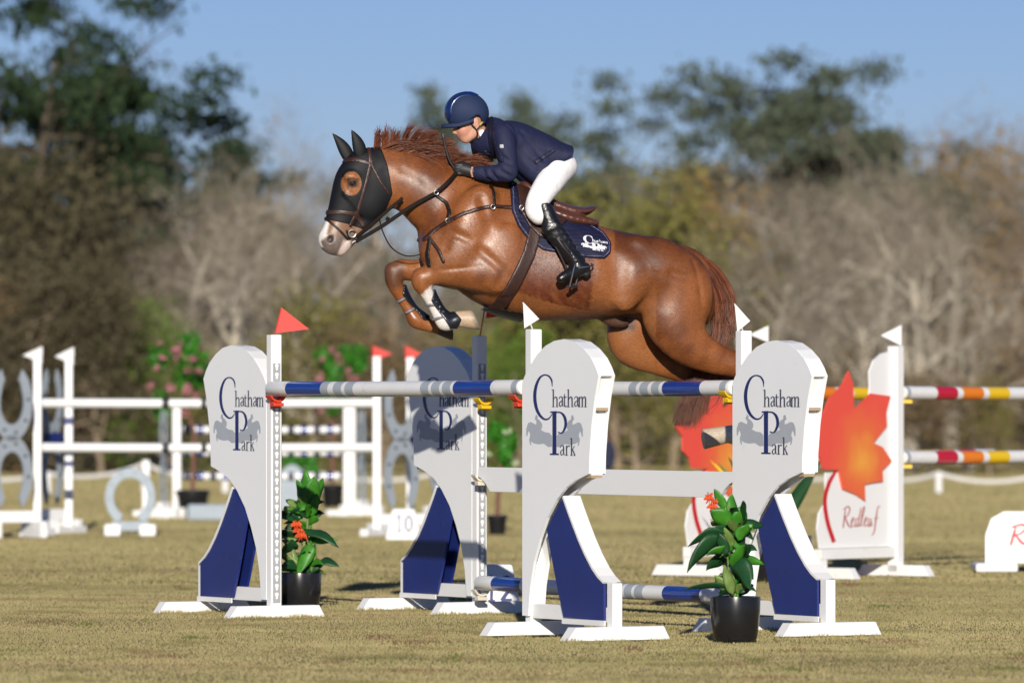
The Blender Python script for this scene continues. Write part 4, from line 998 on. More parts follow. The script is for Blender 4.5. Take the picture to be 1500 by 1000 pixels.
def tree(name, kind, px, D, ytop, label, group, bark, fol, seed, wid=1.0):
    H = CAMH + (HORIZ - ytop) * D / FPX
    tm, cm = tree_mesh((kind, seed), 10.0, kind, seed)
    s = H / max(max(v.co.z for v in cm.vertices) if (kind, seed) not in _top else _top[(kind, seed)], 1)
    _top[(kind, seed)] = H / s
    p = W(px, 0, D); root = empty(name, (p.x, p.y, -0.05), label, 'tree' if kind != 'bush' else 'shrub', group, random.uniform(0, 6.28))
    root.scale = (s * wid, s * wid, s)
    def inst(nm, me, m):
        c = me.copy() if me.materials and me.materials[0] != m else me
        if c is not me: c.materials.clear()
        if not c.materials: c.materials.append(m)
        o = bpy.data.objects.new(nm, c); C.objects.link(o); o.parent = root
    inst('trunk', tm, bark); inst('crown', cm, fol)
    return root
_top = {}
B0, B1, B2, B3 = BARKS
gt = 'trees along the field edge'
T = [  # name, kind, px, D, ytop, label, bark, foliage, seed, width
 ('bare_tree', 'bare', 395, 150, 95, 'tall slender bare tree reaching into the sky, beyond the horse head', B0, FOL['twig'], 1, 0.7),
 ('bare_tree', 'bare', 250, 138, 185, 'pale bare tree beside the dark pine', B2, FOL['twig'], 2, 1.0),
 ('bare_tree', 'bare', 335, 132, 215, 'low spreading pale bare tree above the red flag', B2, FOL['twig'], 3, 1.2),
 ('bare_tree', 'bare', 455, 140, 190, 'bare grey tree below and ahead of the horse head', B0, FOL['twig'], 4, 1.0),
 ('bare_tree', 'bare', 560, 152, 250, 'bare brownish tree under the horse neck', B1, FOL['twig'], 5, 1.1),
 ('bare_tree', 'bare', 1010, 146, 205, 'bare pale tree above the croup of the horse', B2, FOL['twig'], 6, 1.0),
 ('bare_tree', 'bare', 1095, 136, 200, 'bare grey tree behind the tail of the horse', B0, FOL['twig'], 1, 1.1),
 ('bare_tree', 'bare', 1190, 140, 190, 'bare pale tree above the partly hidden maple leaf', B2, FOL['twig'], 2, 1.1),
 ('bare_tree', 'bare', 1275, 148, 120, 'tall thin bare tree next to the big dull evergreen', B0, FOL['twig'], 3, 0.75),
 ('bare_tree', 'bare', 1330, 132, 225, 'low bare pale tree above the white pennant of the leaf wing', B2, FOL['twig'], 4, 1.1),
 ('bare_tree', 'bare', 1395, 150, 140, 'tall grey bare tree at the wood edge under the golden crown', B0, FOL['twig'], 5, 0.9),
 ('bare_tree', 'bare', 1465, 142, 175, 'brown bare tree above the low white sign', B1, FOL['twig'], 6, 1.0),
 ('bare_tree', 'bare', 1520, 150, 110, 'brown bare tree towering beside the golden crown', B1, FOL['twig'], 2, 1.0),
 ('bare_tree', 'bare', 1250, 130, 330, 'small tangled bare tree directly above the maple leaf', B2, FOL['twig'], 5, 1.3),
 ('bare_tree', 'bare', 1420, 128, 360, 'small tangled bare tree above the banded rails', B2, FOL['twig'], 1, 1.3),
 ('bare_tree', 'bare', 900, 150, 250, 'bare brown tree behind the rider seat', B1, FOL['twig'], 3, 1.1),
 ('bare_tree', 'bare', 160, 134, 300, 'bare brown tree in front of the dark pine', B1, FOL['twig'], 6, 1.1),
 ('bare_tree', 'bare', 50, 134, 280, 'bare brown tree behind the double horseshoe wing', B1, FOL['twig'], 4, 1.1),
 ('bare_tree', 'bare', 680, 160, 280, 'bare grey tree hidden behind the horse shoulder', B0, FOL['twig'], 1, 1.2),
 ('pine_tree', 'pine', 10, 140, -170, 'huge dark pine overhanging the field corner', B3, FOL['pine'], 11, 0.85),
 ('pine_tree', 'pine', 105, 146, -70, 'dark broad pine with layered boughs against the sky', B3, FOL['pine'], 12, 0.75),
 ('pine_tree', 'pine', 215, 152, 110, 'lower dark pine bough tree reaching toward the bare trees', B3, FOL['pine'], 13, 0.8),
 ('pine_tree', 'pine', 628, 190, 110, 'slim distant pine just ahead of the rider helmet', B3, FOL['dull'], 14, 0.55),
 ('pine_tree', 'pine', 728, 200, 120, 'hazy distant pine behind the rider helmet', B3, FOL['dull'], 15, 0.55),
 ('pine_tree', 'pine', 815, 180, 88, 'tall dull green pine behind the rider back', B3, FOL['dull'], 11, 0.8),
 ('pine_tree', 'pine', 942, 180, 108, 'round topped dull green pine above the horse croup', B3, FOL['dull'], 12, 0.8),
 ('pine_tree', 'pine', 1110, 165, 62, 'tall evergreen with ragged top over the horse tail', B3, FOL['dull'], 13, 0.8),
 ('pine_tree', 'pine', 1195, 165, 60, 'widest ragged evergreen standing above the bare trees', B3, FOL['dull'], 14, 0.9),
 ('pine_tree', 'pine', 1255, 170, 110, 'shorter ragged evergreen beside the thin bare tree', B3, FOL['dull'], 15, 0.8),
 ('golden_tree', 'bush', 1425, 168, 170, 'golden brown crowned tree above the bare branches', B1, FOL['gold'], 21, 0.9),
 ('golden_tree', 'bush', 1030, 158, 222, 'small yellow crowned tree between croup and evergreen', B1, FOL['gold'], 22, 0.6),
 ('olive_shrub', 'bush', 905, 140, 215, 'olive green thicket behind the rider back', B1, FOL['olive'], 23, 1.0),
 ('olive_shrub', 'bush', 985, 138, 255, 'olive yellow thicket above the croup', B1, FOL['olive'], 21, 1.0),
 ('olive_shrub', 'bush', 835, 142, 250, 'olive thicket behind the rider jacket', B1, FOL['olive'], 22, 1.0),
 ('olive_shrub', 'bush', 930, 126, 470, 'olive shrub seen under the horse belly', B1, FOL['olive'], 23, 1.2),
 ('spring_shrub', 'bush', 765, 126, 455, 'bright green shrub between the two middle standards', B1, FOL['spring'], 21, 0.9),
 ('spring_shrub', 'bush', 450, 128, 400, 'yellow green shrub under the horse chin', B1, FOL['olive'], 22, 1.1),
 ('spring_shrub', 'bush', 240, 128, 420, 'green shrub behind the pink flowering tub', B1, FOL['spring'], 23, 0.7),
 ('dark_shrub', 'bush', 10, 133, 150, 'gloomy dark thicket at the foot of the huge pine', B3, FOL['gloom'], 21, 0.8),
 ('dark_shrub', 'bush', 95, 134, 185, 'gloomy dark thicket between the pines behind the white flags', B3, FOL['gloom'], 22, 0.8),
 ('dark_shrub', 'bush', 180, 136, 250, 'gloomy dark thicket where the pines meet the bare trees', B3, FOL['gloom'], 23, 0.7),
 ('dark_shrub', 'bush', 55, 128, 330, 'lower gloomy thicket above the white pennants', B1, FOL['gloom'], 22, 0.9),
 ('dark_shrub', 'bush', 150, 128, 370, 'lower gloomy thicket beyond the single horseshoe', B1, FOL['gloom'], 21, 0.9),
 ('brown_shrub', 'bush', 110, 130, 400, 'dull brown shrub behind the posts with white flags', B3, FOL['brown'], 21, 1.2),
 ('brown_shrub', 'bush', 5, 130, 380, 'dull brown shrub behind the double horseshoe wing', B3, FOL['brown'], 22, 1.2),
 ('brown_shrub', 'bush', 350, 126, 480, 'dull olive shrub behind the red flagged standard', B1, FOL['olive'], 23, 1.0),
 ('brown_shrub', 'bush', 560, 126, 450, 'tan brown shrub under the forelegs', B1, FOL['brown'], 21, 1.1),
 ('brown_shrub', 'bush', 660, 130, 440, 'brown green shrub behind the shaded standard', B1, FOL['olive'], 22, 1.0),
 ('brown_shrub', 'bush', 1120, 126, 480, 'brown shrub behind the standard beneath the tail', B1, FOL['brown'], 22, 1.1),
 ('brown_shrub', 'bush', 1240, 128, 490, 'brown shrub behind the fully seen maple leaf', B3, FOL['brown'], 23, 1.1),
 ('brown_shrub', 'bush', 1360, 126, 520, 'low dark brown shrub behind the banded rails', B3, FOL['brown'], 21, 1.3),
 ('brown_shrub', 'bush', 1450, 126, 540, 'low shrub with yellowing leaves behind the low white sign', B1, FOL['olive'], 22, 0.9),
 ('brown_shrub', 'bush', 1530, 128, 470, 'brown shrub at the end of the banded rails', B3, FOL['brown'], 23, 1.2),
]
for (nm, kd, px, D, yt, lb, bk_, fl, sd, wd) in T: tree(nm, kd, px, D, yt, lb, gt, bk_, fl, sd, wd)
# the wood behind: one mass of stems, twigs and leaf litter
g = np.random.default_rng(5); n = 60000
x = g.uniform(-60, 60, n); y = g.uniform(195, 225, n)
hmax = 6.6 + 1.6 * np.sin(x * 0.5) + 1.2 * np.sin(x * 1.3 + 1)
z = hmax * g.uniform(0, 1, n) ** 0.8
d = g.normal(size=(n, 3)) * np.array((0.5, 0.5, 1)) + np.array((0, 0, 0.6)); d /= np.linalg.norm(d, axis=1)[:, None]
bvec = np.cross(d, g.normal(size=(n, 3))); bvec /= np.linalg.norm(bvec, axis=1)[:, None]
P = np.stack([x, y, z], -1); l = g.uniform(0.5, 1.6, n)[:, None]; w = g.uniform(0.03, 0.11, n)[:, None]
V = np.stack([P - bvec * w, P + bvec * w, P + d * l], 1).reshape(-1, 3)
pal = np.array([(0.22, 0.18, 0.14), (0.15, 0.12, 0.08), (0.12, 0.13, 0.05), (0.28, 0.24, 0.19), (0.07, 0.06, 0.045)])
cc = pal[g.integers(0, 5, n)] * g.uniform(0.7, 1.3, n)[:, None]
tag(mesh_obj('far_wood', np_mesh('far_wood', V, np.arange(len(V)).reshape(-1, 3), 3, False, np.repeat(cc, 3, 0)), mat('wood_mass', (0.2, 0.2, 0.1), 0.9, 0.1, attr='col')),
    'distant tangled winter woodland behind the trees', 'woodland', kind='stuff')
# ------------------------------------------------------------------ implicit modelling kit (photo pixels at the horse's plane as units)
Y0 = 41.0; SP = Y0 / FPX; YAW = R(11.0); CXP = 800.0
_cy, _sy = math.cos(YAW), math.sin(YAW)
XC = (CXP - 750) * SP
def Lp(px, py, lat):
    """photo pixel + lateral offset (negative = viewer's side) -> local modelling coordinates"""
    lx = (px - CXP) / _cy
    for _ in range(6):
        dep = Y0 + SP * (lx * _sy + lat * _cy)
        X = (px - 750) * dep / FPX
        lx = ((X - XC) / SP + lat * _sy) / _cy
    z = CAMH - (py - HORIZ) * dep / FPX
    return np.array((lx + CXP, HORIZ - (z - CAMH) / SP, lat), np.float32)
def to_world_local(V):
    """modelling coords -> metres in the frame of an empty at (XC, Y0, 0) turned by YAW"""
    V = np.asarray(V, float)
    return np.stack([(V[:, 0] - CXP) * SP, V[:, 2] * SP, CAMH + (HORIZ - V[:, 1]) * SP], -1)
def project(V):
    q = to_world_local(V); X = XC + q[:, 0] * _cy - q[:, 1] * _sy; Y = Y0 + q[:, 0] * _sy + q[:, 1] * _cy
    return 750 + FPX * X / Y, HORIZ - FPX * (q[:, 2] - CAMH) / Y
def smin(a, b, k):
    if k <= 0: return np.minimum(a, b)
    h = np.maximum(k - np.abs(a - b), 0) / k
    return np.minimum(a, b) - h * h * k * 0.25
class Field:
    def __init__(s, lo, hi, h):
        s.h = h; s.lo = np.array(lo, float); n = np.ceil((np.array(hi) - s.lo) / h).astype(int) + 1
        s.ax = [(s.lo[i] + h * np.arange(n[i])).astype(np.float32) for i in range(3)]
        s.d = np.full(n, 60.0, np.float32)
    def win(s, lo, hi):
        sl = []
        for i in range(3):
            a = int(max(0, math.floor((lo[i] - s.lo[i]) / s.h))); b = int(min(len(s.ax[i]), math.ceil((hi[i] - s.lo[i]) / s.h) + 1))
            if b - a < 1: return None
            sl.append(slice(a, b))
        return tuple(sl)
    def grid(s, sl): return s.ax[0][sl[0]][:, None, None], s.ax[1][sl[1]][None, :, None], s.ax[2][sl[2]][None, None, :]
    def comb(s, sl, v, k, sub=False):
        if sub: s.d[sl] = -smin(-s.d[sl], v, k)
        else: s.d[sl] = smin(s.d[sl], v, k)
    def cone(s, a, b, ra, rb, fa=1.0, fb=1.0, k=4.0, sub=False):
        """tapered limb; f = lateral radius / in-plane radius"""
        a = np.asarray(a, np.float32); b = np.asarray(b, np.float32); m = max(ra, rb, ra * fa, rb * fb) + k + 14
        sl = s.win(np.minimum(a, b) - m, np.maximum(a, b) + m)
        if sl is None: return
        X, Y, Z = s.grid(sl); d = b - a; L2 = float(d @ d) + 1e-6
        t = np.clip(((X - a[0]) * d[0] + (Y - a[1]) * d[1] + (Z - a[2]) * d[2]) / L2, 0, 1)
        f = 1.0 / (fa + (fb - fa) * t); r = ra + (rb - ra) * t
        q = np.sqrt((X - a[0] - d[0] * t) ** 2 + (Y - a[1] - d[1] * t) ** 2 + ((Z - a[2] - d[2] * t) * f) ** 2)
        v = (q - r) * np.minimum(1.0, 0.35 + 0.65 / f)
        s.comb(sl, v.astype(np.float32), k, sub)
    def chain(s, pts, k=3.0, n=4, raw=False, kj=2.0):
        """pts rows (px,py,lat,r,rl); smooth tube, joined to the field with k"""
        P = np.array([[*(p[:3] if raw else Lp(*p[:3])), p[3], p[4] if len(p) > 4 else p[3]] for p in pts], float)
        Q = spline(P, n) if len(P) > 2 else P
        m = Q[:, 3:5].max() + k + 14
        sl = s.win(Q[:, :3].min(0) - m, Q[:, :3].max(0) + m)
        if sl is None: return
        keep = s.d; tmp = np.full(keep[sl].shape, 60.0, np.float32)
        sub = Field.__new__(Field); sub.h = s.h; sub.ax = [s.ax[i][sl[i]] for i in range(3)]; sub.lo = np.array([a[0] for a in sub.ax], float); sub.d = tmp
        for i in range(len(Q) - 1):
            sub.cone(Q[i, :3], Q[i + 1, :3], Q[i, 3], Q[i + 1, 3], Q[i, 4] / Q[i, 3], Q[i + 1, 4] / Q[i + 1, 3], kj)
        s.comb(sl, sub.d, k)
    def ell(s, c, r, ang=0.0, k=6.0, sub=False, raw=False, tilt=0.0):
        c = np.asarray(c if raw else Lp(*c), np.float32); m = max(r) + k + 14
        sl = s.win(c - m, c + m)
        if sl is None: return
        X, Y, Z = s.grid(sl); ca, sa = math.cos(R(ang)), math.sin(R(ang))
        x, y, z = X - c[0], Y - c[1], Z - c[2]
        u = x * ca + y * sa; w = -x * sa + y * ca
        if tilt:
            ct, st = math.cos(R(tilt)), math.sin(R(tilt)); w, z = w * ct + z * st, -w * st + z * ct
        q = np.sqrt((u / r[0]) ** 2 + (w / r[1]) ** 2 + (z / r[2]) ** 2)
        g = np.sqrt((u / r[0] ** 2) ** 2 + (w / r[1] ** 2) ** 2 + (z / r[2] ** 2) ** 2) + 1e-6
        s.comb(sl, (q * (q - 1) / g).astype(np.float32), k, sub)
    def cut(s, fn, k=0.0):
        """keep only where fn(X,Y,Z) < 0"""
        X, Y, Z = s.grid((slice(None),) * 3); v = fn(X, Y, Z)
        s.d = -smin(-s.d, -v.astype(np.float32), k)
    def mesh(s, smooth=2):
        d = s.d; S = d < 0
        c = S[:-1, :-1, :-1].astype(np.int8)
        tot = np.zeros([n - 1 for n in d.shape], np.int8)
        corners = [(i, j, k) for i in (0, 1) for j in (0, 1) for k in (0, 1)]
        nx, ny, nz = tot.shape
        for i, j, k in corners: tot += S[i:i + nx, j:j + ny, k:k + nz]
        act = np.argwhere((tot > 0) & (tot < 8))
        vid = np.full(tot.shape, -1, np.int32); vid[tuple(act.T)] = np.arange(len(act))
        val = {cn: d[act[:, 0] + cn[0], act[:, 1] + cn[1], act[:, 2] + cn[2]] for cn in corners}
        acc = np.zeros((len(act), 3)); cnt = np.zeros(len(act))
        for a in range(3):
            for cn in corners:
                if cn[a]: continue
                c2 = list(cn); c2[a] = 1; c2 = tuple(c2); v0, v1 = val[cn], val[c2]
                m = (v0 < 0) != (v1 < 0); t = np.where(m, v0 / np.where(m, v0 - v1, 1), 0)
                p = np.tile(np.array(cn, float), (len(act), 1)); p[:, a] += t
                acc[m] += p[m]; cnt[m] += 1
        V = s.lo + s.h * (act + acc / cnt[:, None])
        faces = []
        for a in range(3):
            b, c_ = (a + 1) % 3, (a + 2) % 3
            sl0 = [slice(None)] * 3; sl1 = [slice(None)] * 3; sl0[a] = slice(0, -1); sl1[a] = slice(1, None)
            for q in (b, c_): sl0[q] = sl1[q] = slice(1, -1)
            s0, s1 = S[tuple(sl0)], S[tuple(sl1)]
            for m, flip in ((s0 & ~s1, False), (~s0 & s1, True)):
                e = np.argwhere(m)
                if not len(e): continue
                e[:, b] += 1; e[:, c_] += 1
                o = []
                for db, dc in ((-1, -1), (0, -1), (0, 0), (-1, 0)):
                    q = e.copy(); q[:, b] += db; q[:, c_] += dc; o.append(vid[tuple(q.T)])
                f = np.stack(o, -1); faces.append(f[:, ::-1] if flip else f)
        if not faces: return V, np.zeros((0, 4), np.int32)
        F = np.concatenate(faces); F = F[(F >= 0).all(1)]
        for _ in range(smooth):
            sm = np.zeros_like(V); ct = np.zeros(len(V))
            for i in range(4):
                a_, b_ = F[:, i], F[:, (i + 1) % 4]
                for dim in range(3): sm[:, dim] += np.bincount(a_, V[b_, dim], len(V)) + np.bincount(b_, V[a_, dim], len(V))
                ct += np.bincount(a_, minlength=len(V)) + np.bincount(b_, minlength=len(V))
            V = V * 0.5 + 0.5 * sm / np.maximum(ct, 1)[:, None]
        return V, F
def poly_sd(X, Y, poly):
    """signed distance (negative inside) on broadcast X,Y"""
    P = np.asarray(poly, np.float32); d = None; ins = None
    for i in range(len(P)):
        a, b = P[i], P[(i + 1) % len(P)]; e = b - a
        t = np.clip(((X - a[0]) * e[0] + (Y - a[1]) * e[1]) / (float(e @ e) + 1e-9), 0, 1)
        dd = (X - a[0] - e[0] * t) ** 2 + (Y - a[1] - e[1] * t) ** 2
        d = dd if d is None else np.minimum(d, dd)
        cond = ((a[1] <= Y) & (b[1] > Y)) | ((b[1] <= Y) & (a[1] > Y))
        xi = a[0] + (Y - a[1]) / (b[1] - a[1] + 1e-9) * e[0]
        c = cond & (X < xi); ins = c if ins is None else ins ^ c
    d = np.sqrt(d); return np.where(ins, -d, d)
def line_sd(X, Y, pts, w):
    P = np.asarray(pts, np.float32); d = None
    for a, b in zip(P[:-1], P[1:]):
        e = b - a; t = np.clip(((X - a[0]) * e[0] + (Y - a[1]) * e[1]) / (float(e @ e) + 1e-9), 0, 1)
        dd = (X - a[0] - e[0] * t) ** 2 + (Y - a[1] - e[1] * t) ** 2
        d = dd if d is None else np.minimum(d, dd)
    return np.sqrt(d) - w
def L2(pts, lat): return [tuple(Lp(x, y, lat)[:2]) for x, y in pts]

# ------------------------------------------------------------------ the horse
TR = [ # px, top, bottom, half width, height of the widest point (0 top .. 1 bottom)
 (616, 344, 368, 15, 0.5), (624, 322, 386, 30, 0.5), (640, 296, 402, 42, 0.52), (670, 272, 424, 52, 0.55), (700, 264, 444, 57, 0.58), (740, 268, 460, 60, 0.60),
 (780, 288, 469, 63, 0.60), (820, 308, 469, 66, 0.58), (860, 325, 468, 67, 0.55), (900, 337, 464, 65, 0.50), (930, 343, 460, 61, 0.46), (960, 350, 462, 57, 0.44),
 (990, 361, 470, 50, 0.45), (1015, 376, 478, 40, 0.5), (1034, 398, 476, 27, 0.5), (1045, 428, 460, 12, 0.5)]
def trunk(F):
    Q = spline([(Lp(a, 400, 0)[0], Lp(a, t, 0)[1], Lp(a, b, 0)[1], w, f) for a, t, b, w, f in TR], 6)
    X, Y, Z = F.grid((slice(None),) * 3); x = F.ax[0]
    ip = lambda c: np.interp(x, Q[:, 0], Q[:, c]).astype(np.float32)[:, None, None]
    top, bot, hw, fr = ip(1), ip(2), ip(3), ip(4)
    yc = top + (bot - top) * fr; up = np.maximum(yc - top, 1); dn = np.maximum(bot - yc, 1)
    yy = Y - yc; hv = np.where(yy < 0, up, dn)
    # squarer below the withers, fuller barrel
    e = np.where(yy < 0, 2.05, 2.25)
    q = (np.abs(yy / hv) ** e + np.abs(Z / np.maximum(hw, 1)) ** e) ** (1 / e)
    v = (q - 1) * np.minimum(hv, hw)
    end = np.maximum(Q[0, 0] - x, x - Q[-1, 0])[:, None, None]
    F.d = np.minimum(F.d, np.where(end > 0, np.sqrt(np.maximum(v, 0) ** 2 + end ** 2), v).astype(np.float32))
def horse_sdf(F):
    trunk(F)
    # neck and throat
    F.chain([(546, 246, 0, 27, 18), (574, 261, 0, 38, 21), (608, 272, 0, 43, 25), (646, 296, 0, 53, 34), (690, 330, 0, 60, 45)], k=14)
    F.chain([(556, 225, 0, 7, 7), (600, 233, 0, 9, 8), (640, 247, 0, 11, 9), (690, 268, 0, 14, 13), (735, 276, 0, 12, 14)], k=10)      # crest, withers
    # head: skull, cheek, nasal bone, muzzle
    F.chain([(531, 240, 0, 21, 17), (522, 264, 0, 29, 21.5), (513, 292, 0, 27, 18), (502, 322, 0, 22.5, 14.5), (492, 345, 0, 21, 14.5), (489, 355, 0, 18.5, 15)], k=9)
    for sgn in (-1, 1):
        F.ell((543, 284, sgn * 11), (25, 33, 9.5), 12, k=7)                     # cheek disc
        F.ell((514, 259, sgn * 19), (10, 7, 5), 0, k=6)                         # brow
        F.chain([(506, 284, sgn * 17.5, 2.2), (520, 300, sgn * 15.5, 2), (528, 312, sgn * 13, 1.5)], k=4)   # facial crest
    F.chain([(555, 262, 0, 24, 18), (552, 292, 0, 22, 15), (540, 318, 0, 14, 11), (524, 338, 0, 9, 9), (508, 358, 0, 8, 9)], k=8)      # jaw
    F.ell((499, 366, 0), (11, 8.5, 9), -25, k=3)                               # lower lip
    F.ell((479, 352, 0), (12, 14, 12.5), -15, k=6)                              # upper lip
    for sgn in (-1, 1):
        F.ell((481, 349, sgn * 10.5), (8, 9, 4), 30, k=4)
        F.ell((484, 350.5, sgn * 16.0), (3.8, 6.0, 6), 30, k=2.0, sub=True)     # nostril
        F.cone(Lp(492, 372, sgn * 14), Lp(509, 352, sgn * 12), 1.8, 1.6, k=1.5, sub=True)   # mouth line
        F.ell((516, 267.5, sgn * 24), (6.2, 5.0, 4.0), 10, k=3, sub=True)         # eye socket
        F.ell((516.3, 268, sgn * 20.8), (5.0, 4.3, 3.6), 10, k=0.8)             # eyeball
        # shoulder blade, upper arm, breast
        F.ell((688, 330, sgn * 44), (30, 62, 17), 24, k=16)
        F.ell((672, 378, sgn * 40), (46, 30, 17), -18, k=14)
        F.ell((634, 362, sgn * 22), (19, 30, 20), 10, k=10)
        F.ell((735, 380, sgn * 54), (24, 46, 9), 10, k=16)                      # triceps edge
        # haunch
        F.ell((968, 392, sgn * 34), (48, 40, 24), 25, k=22)
        F.ell((1000, 430, sgn * 30), (40, 52, 24), -14, k=18)
        F.ell((934, 356, sgn * 40), (14, 9, 9), 20, k=14)                       # hip point
        F.ell((922, 425, sgn * 54), (17, 30, 8), 20, k=18)                      # flank fold
    # shoulder and flank hollows
    for sgn in (-1, 1):
        F.cone(Lp(640, 300, sgn * 52), Lp(668, 262, sgn * 44), 12, 10, k=14, sub=True)
        F.cone(Lp(905, 380, sgn * 82), Lp(912, 430, sgn * 82), 16, 12, k=18, sub=True)
        F.cone(Lp(566, 252, sgn * 32), Lp(596, 318, sgn * 37), 8, 7, k=10, sub=True)
        F.cone(Lp(600, 300, sgn * 33), Lp(640, 318, sgn * 46), 4, 4, k=8, sub=True)  # jugular groove
    for a_, b_, r_, k_ in (((646, 396, -54), (704, 390, -62), 3, 4), ((650, 408, -52), (712, 414, -60), 3, 4), ((742, 392, -72), (722, 432, -62), 5, 6), ((704, 366, -66), (744, 404, -70), 5, 8),
                     ((934, 358, -72), (950, 392, -75), 5, 8), ((950, 392, -75), (956, 430, -74), 5, 8), ((956, 430, -74), (944, 462, -66), 4, 7), ((1016, 384, -46), (1034, 470, -56), 5, 8), ((664, 300, -62), (650, 362, -58), 5, 8),
                     ((976, 452, -66), (1010, 486, -60), 5, 8), ((706, 290, -60), (724, 350, -74), 5, 10), ((1000, 470, -64), (1034, 506, -54), 4, 6), ((640, 330, -52), (690, 352, -68), 4, 8), ((896, 372, -78), (904, 440, -78), 5, 12),
                     ((884, 380, -80), (890, 440, -80), 4, 12), ((620, 262, -34), (660, 318, -52), 4, 9), ((590, 246, -28), (640, 270, -42), 4, 9), ((986, 400, -64), (1022, 412, -60), 4, 10), ((1030, 512, -52), (1066, 524, -48), 3, 4)):
        for q_ in (1, -1):
            A_ = Lp(*a_); B_ = Lp(*b_); A_[2] *= q_; B_[2] *= q_
            F.cone(A_, B_, r_, r_, k=k_, sub=True)
    # forelegs
    F.chain([(728, 400, -40, 25, 19), (700, 400, -41, 25, 19), (668, 400, -37, 20, 15), (640, 402, -33, 14.5, 12), (623, 406, -31, 13.5, 12)], k=10)
    F.chain([(636, 402, -32, 11, 11), (619, 407, -31, 14, 12.5), (617, 415, -31, 12.5, 11.5), (623, 426, -31, 9.5, 9), (632, 442, -31, 7.6, 6.5), (642, 460, -31, 8.4, 7.2), (650, 471, -31, 11.5, 9.5), (660, 473, -31, 9.5, 9), (671, 468, -31, 9.5, 9.5)], k=5)
    F.ell((612, 403, -31), (8, 9, 10), 30, k=4); F.ell((572, 394, 31), (7.5, 9, 10), 30, k=3); F.ell((586, 388, 31), (9, 5, 9), 0, k=3)
    F.chain([(710, 404, 40, 24, 18), (665, 402, 37, 21, 16), (625, 398, 33, 16, 13.5), (597, 396, 31, 14.5, 13)], k=10)
    F.chain([(598, 394, 31, 11.5, 11), (581, 397, 31, 14, 12.5), (577, 409, 31, 12.5, 11.5), (582, 424, 31, 10, 9), (591, 440, 31, 7.8, 6.8), (602, 458, 31, 8.4, 7.2), (609, 468, 31, 11.5, 9.5), (624, 475, 31, 9.5, 9), (640, 479, 31, 9, 9)], k=5)
    # near hind leg
    F.chain([(992, 420, -30, 50, 24), (986, 462, -34, 45, 25), (1006, 500, -35, 33, 20), (1040, 522, -33, 23.5, 15.5), (1076, 533, -32, 18.5, 12), (1108, 540, -32, 18, 12.5)], k=10)
    F.chain([(1100, 536, -32, 15, 11), (1116, 544, -32, 15.5, 12), (1116, 566, -32, 12, 9.5), (1110, 600, -32, 10, 8.5), (1104, 628, -32, 11, 9.5), (1097, 637, -32, 12, 10.5), (1083, 639, -32, 10, 9), (1072, 639, -32, 11, 10.5)], k=5)
    # far hind leg
    F.chain([(955, 430, 28, 48, 24), (930, 478, 33, 40, 24), (931, 503, 34, 35, 21), (965, 523, 34, 26, 16), (1005, 543, 33, 18, 13), (1050, 556, 33, 15.5, 11), (1080, 562, 33, 16, 12)], k=8)
    F.chain([(1072, 560, 33, 13, 11), (1088, 566, 33, 14, 11.5), (1096, 590, 33, 11, 9), (1106, 620, 33, 9.5, 8.5), (1110, 640, 33, 11.5, 10), (1104, 648, 33, 9.5, 9), (1098, 650, 33, 10.5, 10)], k=5)
    F.ell((900, 470, 0), (22, 9, 9), 10, k=8)                                   # sheath
    F.chain([(1000, 372, 0, 13, 12), (1018, 379, 0, 11, 10), (1034, 394, 0, 8, 8)], k=6)       # dock
def hoof(F, a, b, ra, rb, nrm):
    """coronet a, ground surface centre b, cut by a plane with normal nrm (local in-plane)"""
    A, B = Lp(*a), Lp(*b); T = Field(F.lo, F.lo + F.h * (np.array(F.d.shape) - 1), F.h)
    m = rb + 30; sl = F.win(np.minimum(A, B) - m, np.maximum(A, B) + m)
    sub = Field.__new__(Field); sub.h = F.h; sub.ax = [F.ax[i][sl[i]] for i in range(3)]; sub.lo = np.array([q[0] for q in sub.ax], float); sub.d = np.full(F.d[sl].shape, 60, np.float32)
    sub.cone(A, B + (B - A) * 0.6, ra, rb * 1.12, 0.95, 0.92, 0)
    X, Y, Z = sub.grid((slice(None),) * 3); nx_, ny_ = nrm; l = math.hypot(nx_, ny_)
    sub.d = np.maximum(sub.d, ((X - B[0]) * nx_ + (Y - B[1]) * ny_) / l + 0 * Z)
    sub.d = np.maximum(sub.d, -((X - A[0]) * (B - A)[0] + (Y - A[1]) * (B - A)[1]) / np.linalg.norm((B - A)[:2]) - 3 + 0 * Z)
    F.comb(sl, sub.d.astype(np.float32), 1.2)
def hooves(F):
    hoof(F, (671, 467, -31), (697, 468, -31), 11.5, 14.5, (1, -0.42))
    hoof(F, (640, 479, 31), (662, 485, 31), 10, 13, (1, -0.1))
    hoof(F, (1074, 634, -32), (1030, 643, -32), 12.0, 15.0, (-1.0, 0.12))
    hoof(F, (1098, 650, 33), (1076, 656, 33), 11, 13, (-1, 0.3))
HF = Field((440, 190, -86), (1160, 700, 86), 1.6)
horse_sdf(HF); hooves(HF)
HV, HQ = HF.mesh(2)
hx, hy = project(HV)
def sstep(a, b, x): t = np.clip((x - a) / (b - a), 0, 1); return t * t * (3 - 2 * t)
def pm(poly, soft=2.0): return 1 - sstep(-soft, soft, poly_sd(hx, hy, poly))
near = HV[:, 2] < 0
base = np.tile(np.array((0.200, 0.065, 0.0190)), (len(HV), 1))
def blend(c, w):
    global base
    base = base * (1 - w[:, None]) + np.array(c) * w[:, None]
nz = wave_noise(HV[:, 0] * 0.05, HV[:, 1] * 0.05 + HV[:, 2] * 0.03, 4, (0.7, 1.6, 3.7), 0.7)
blend((0.100, 0.028, 0.009), 0.7 * np.clip(nz, 0, 1))
blend((0.29, 0.102, 0.031), 0.6 * np.clip(-nz, 0, 1))
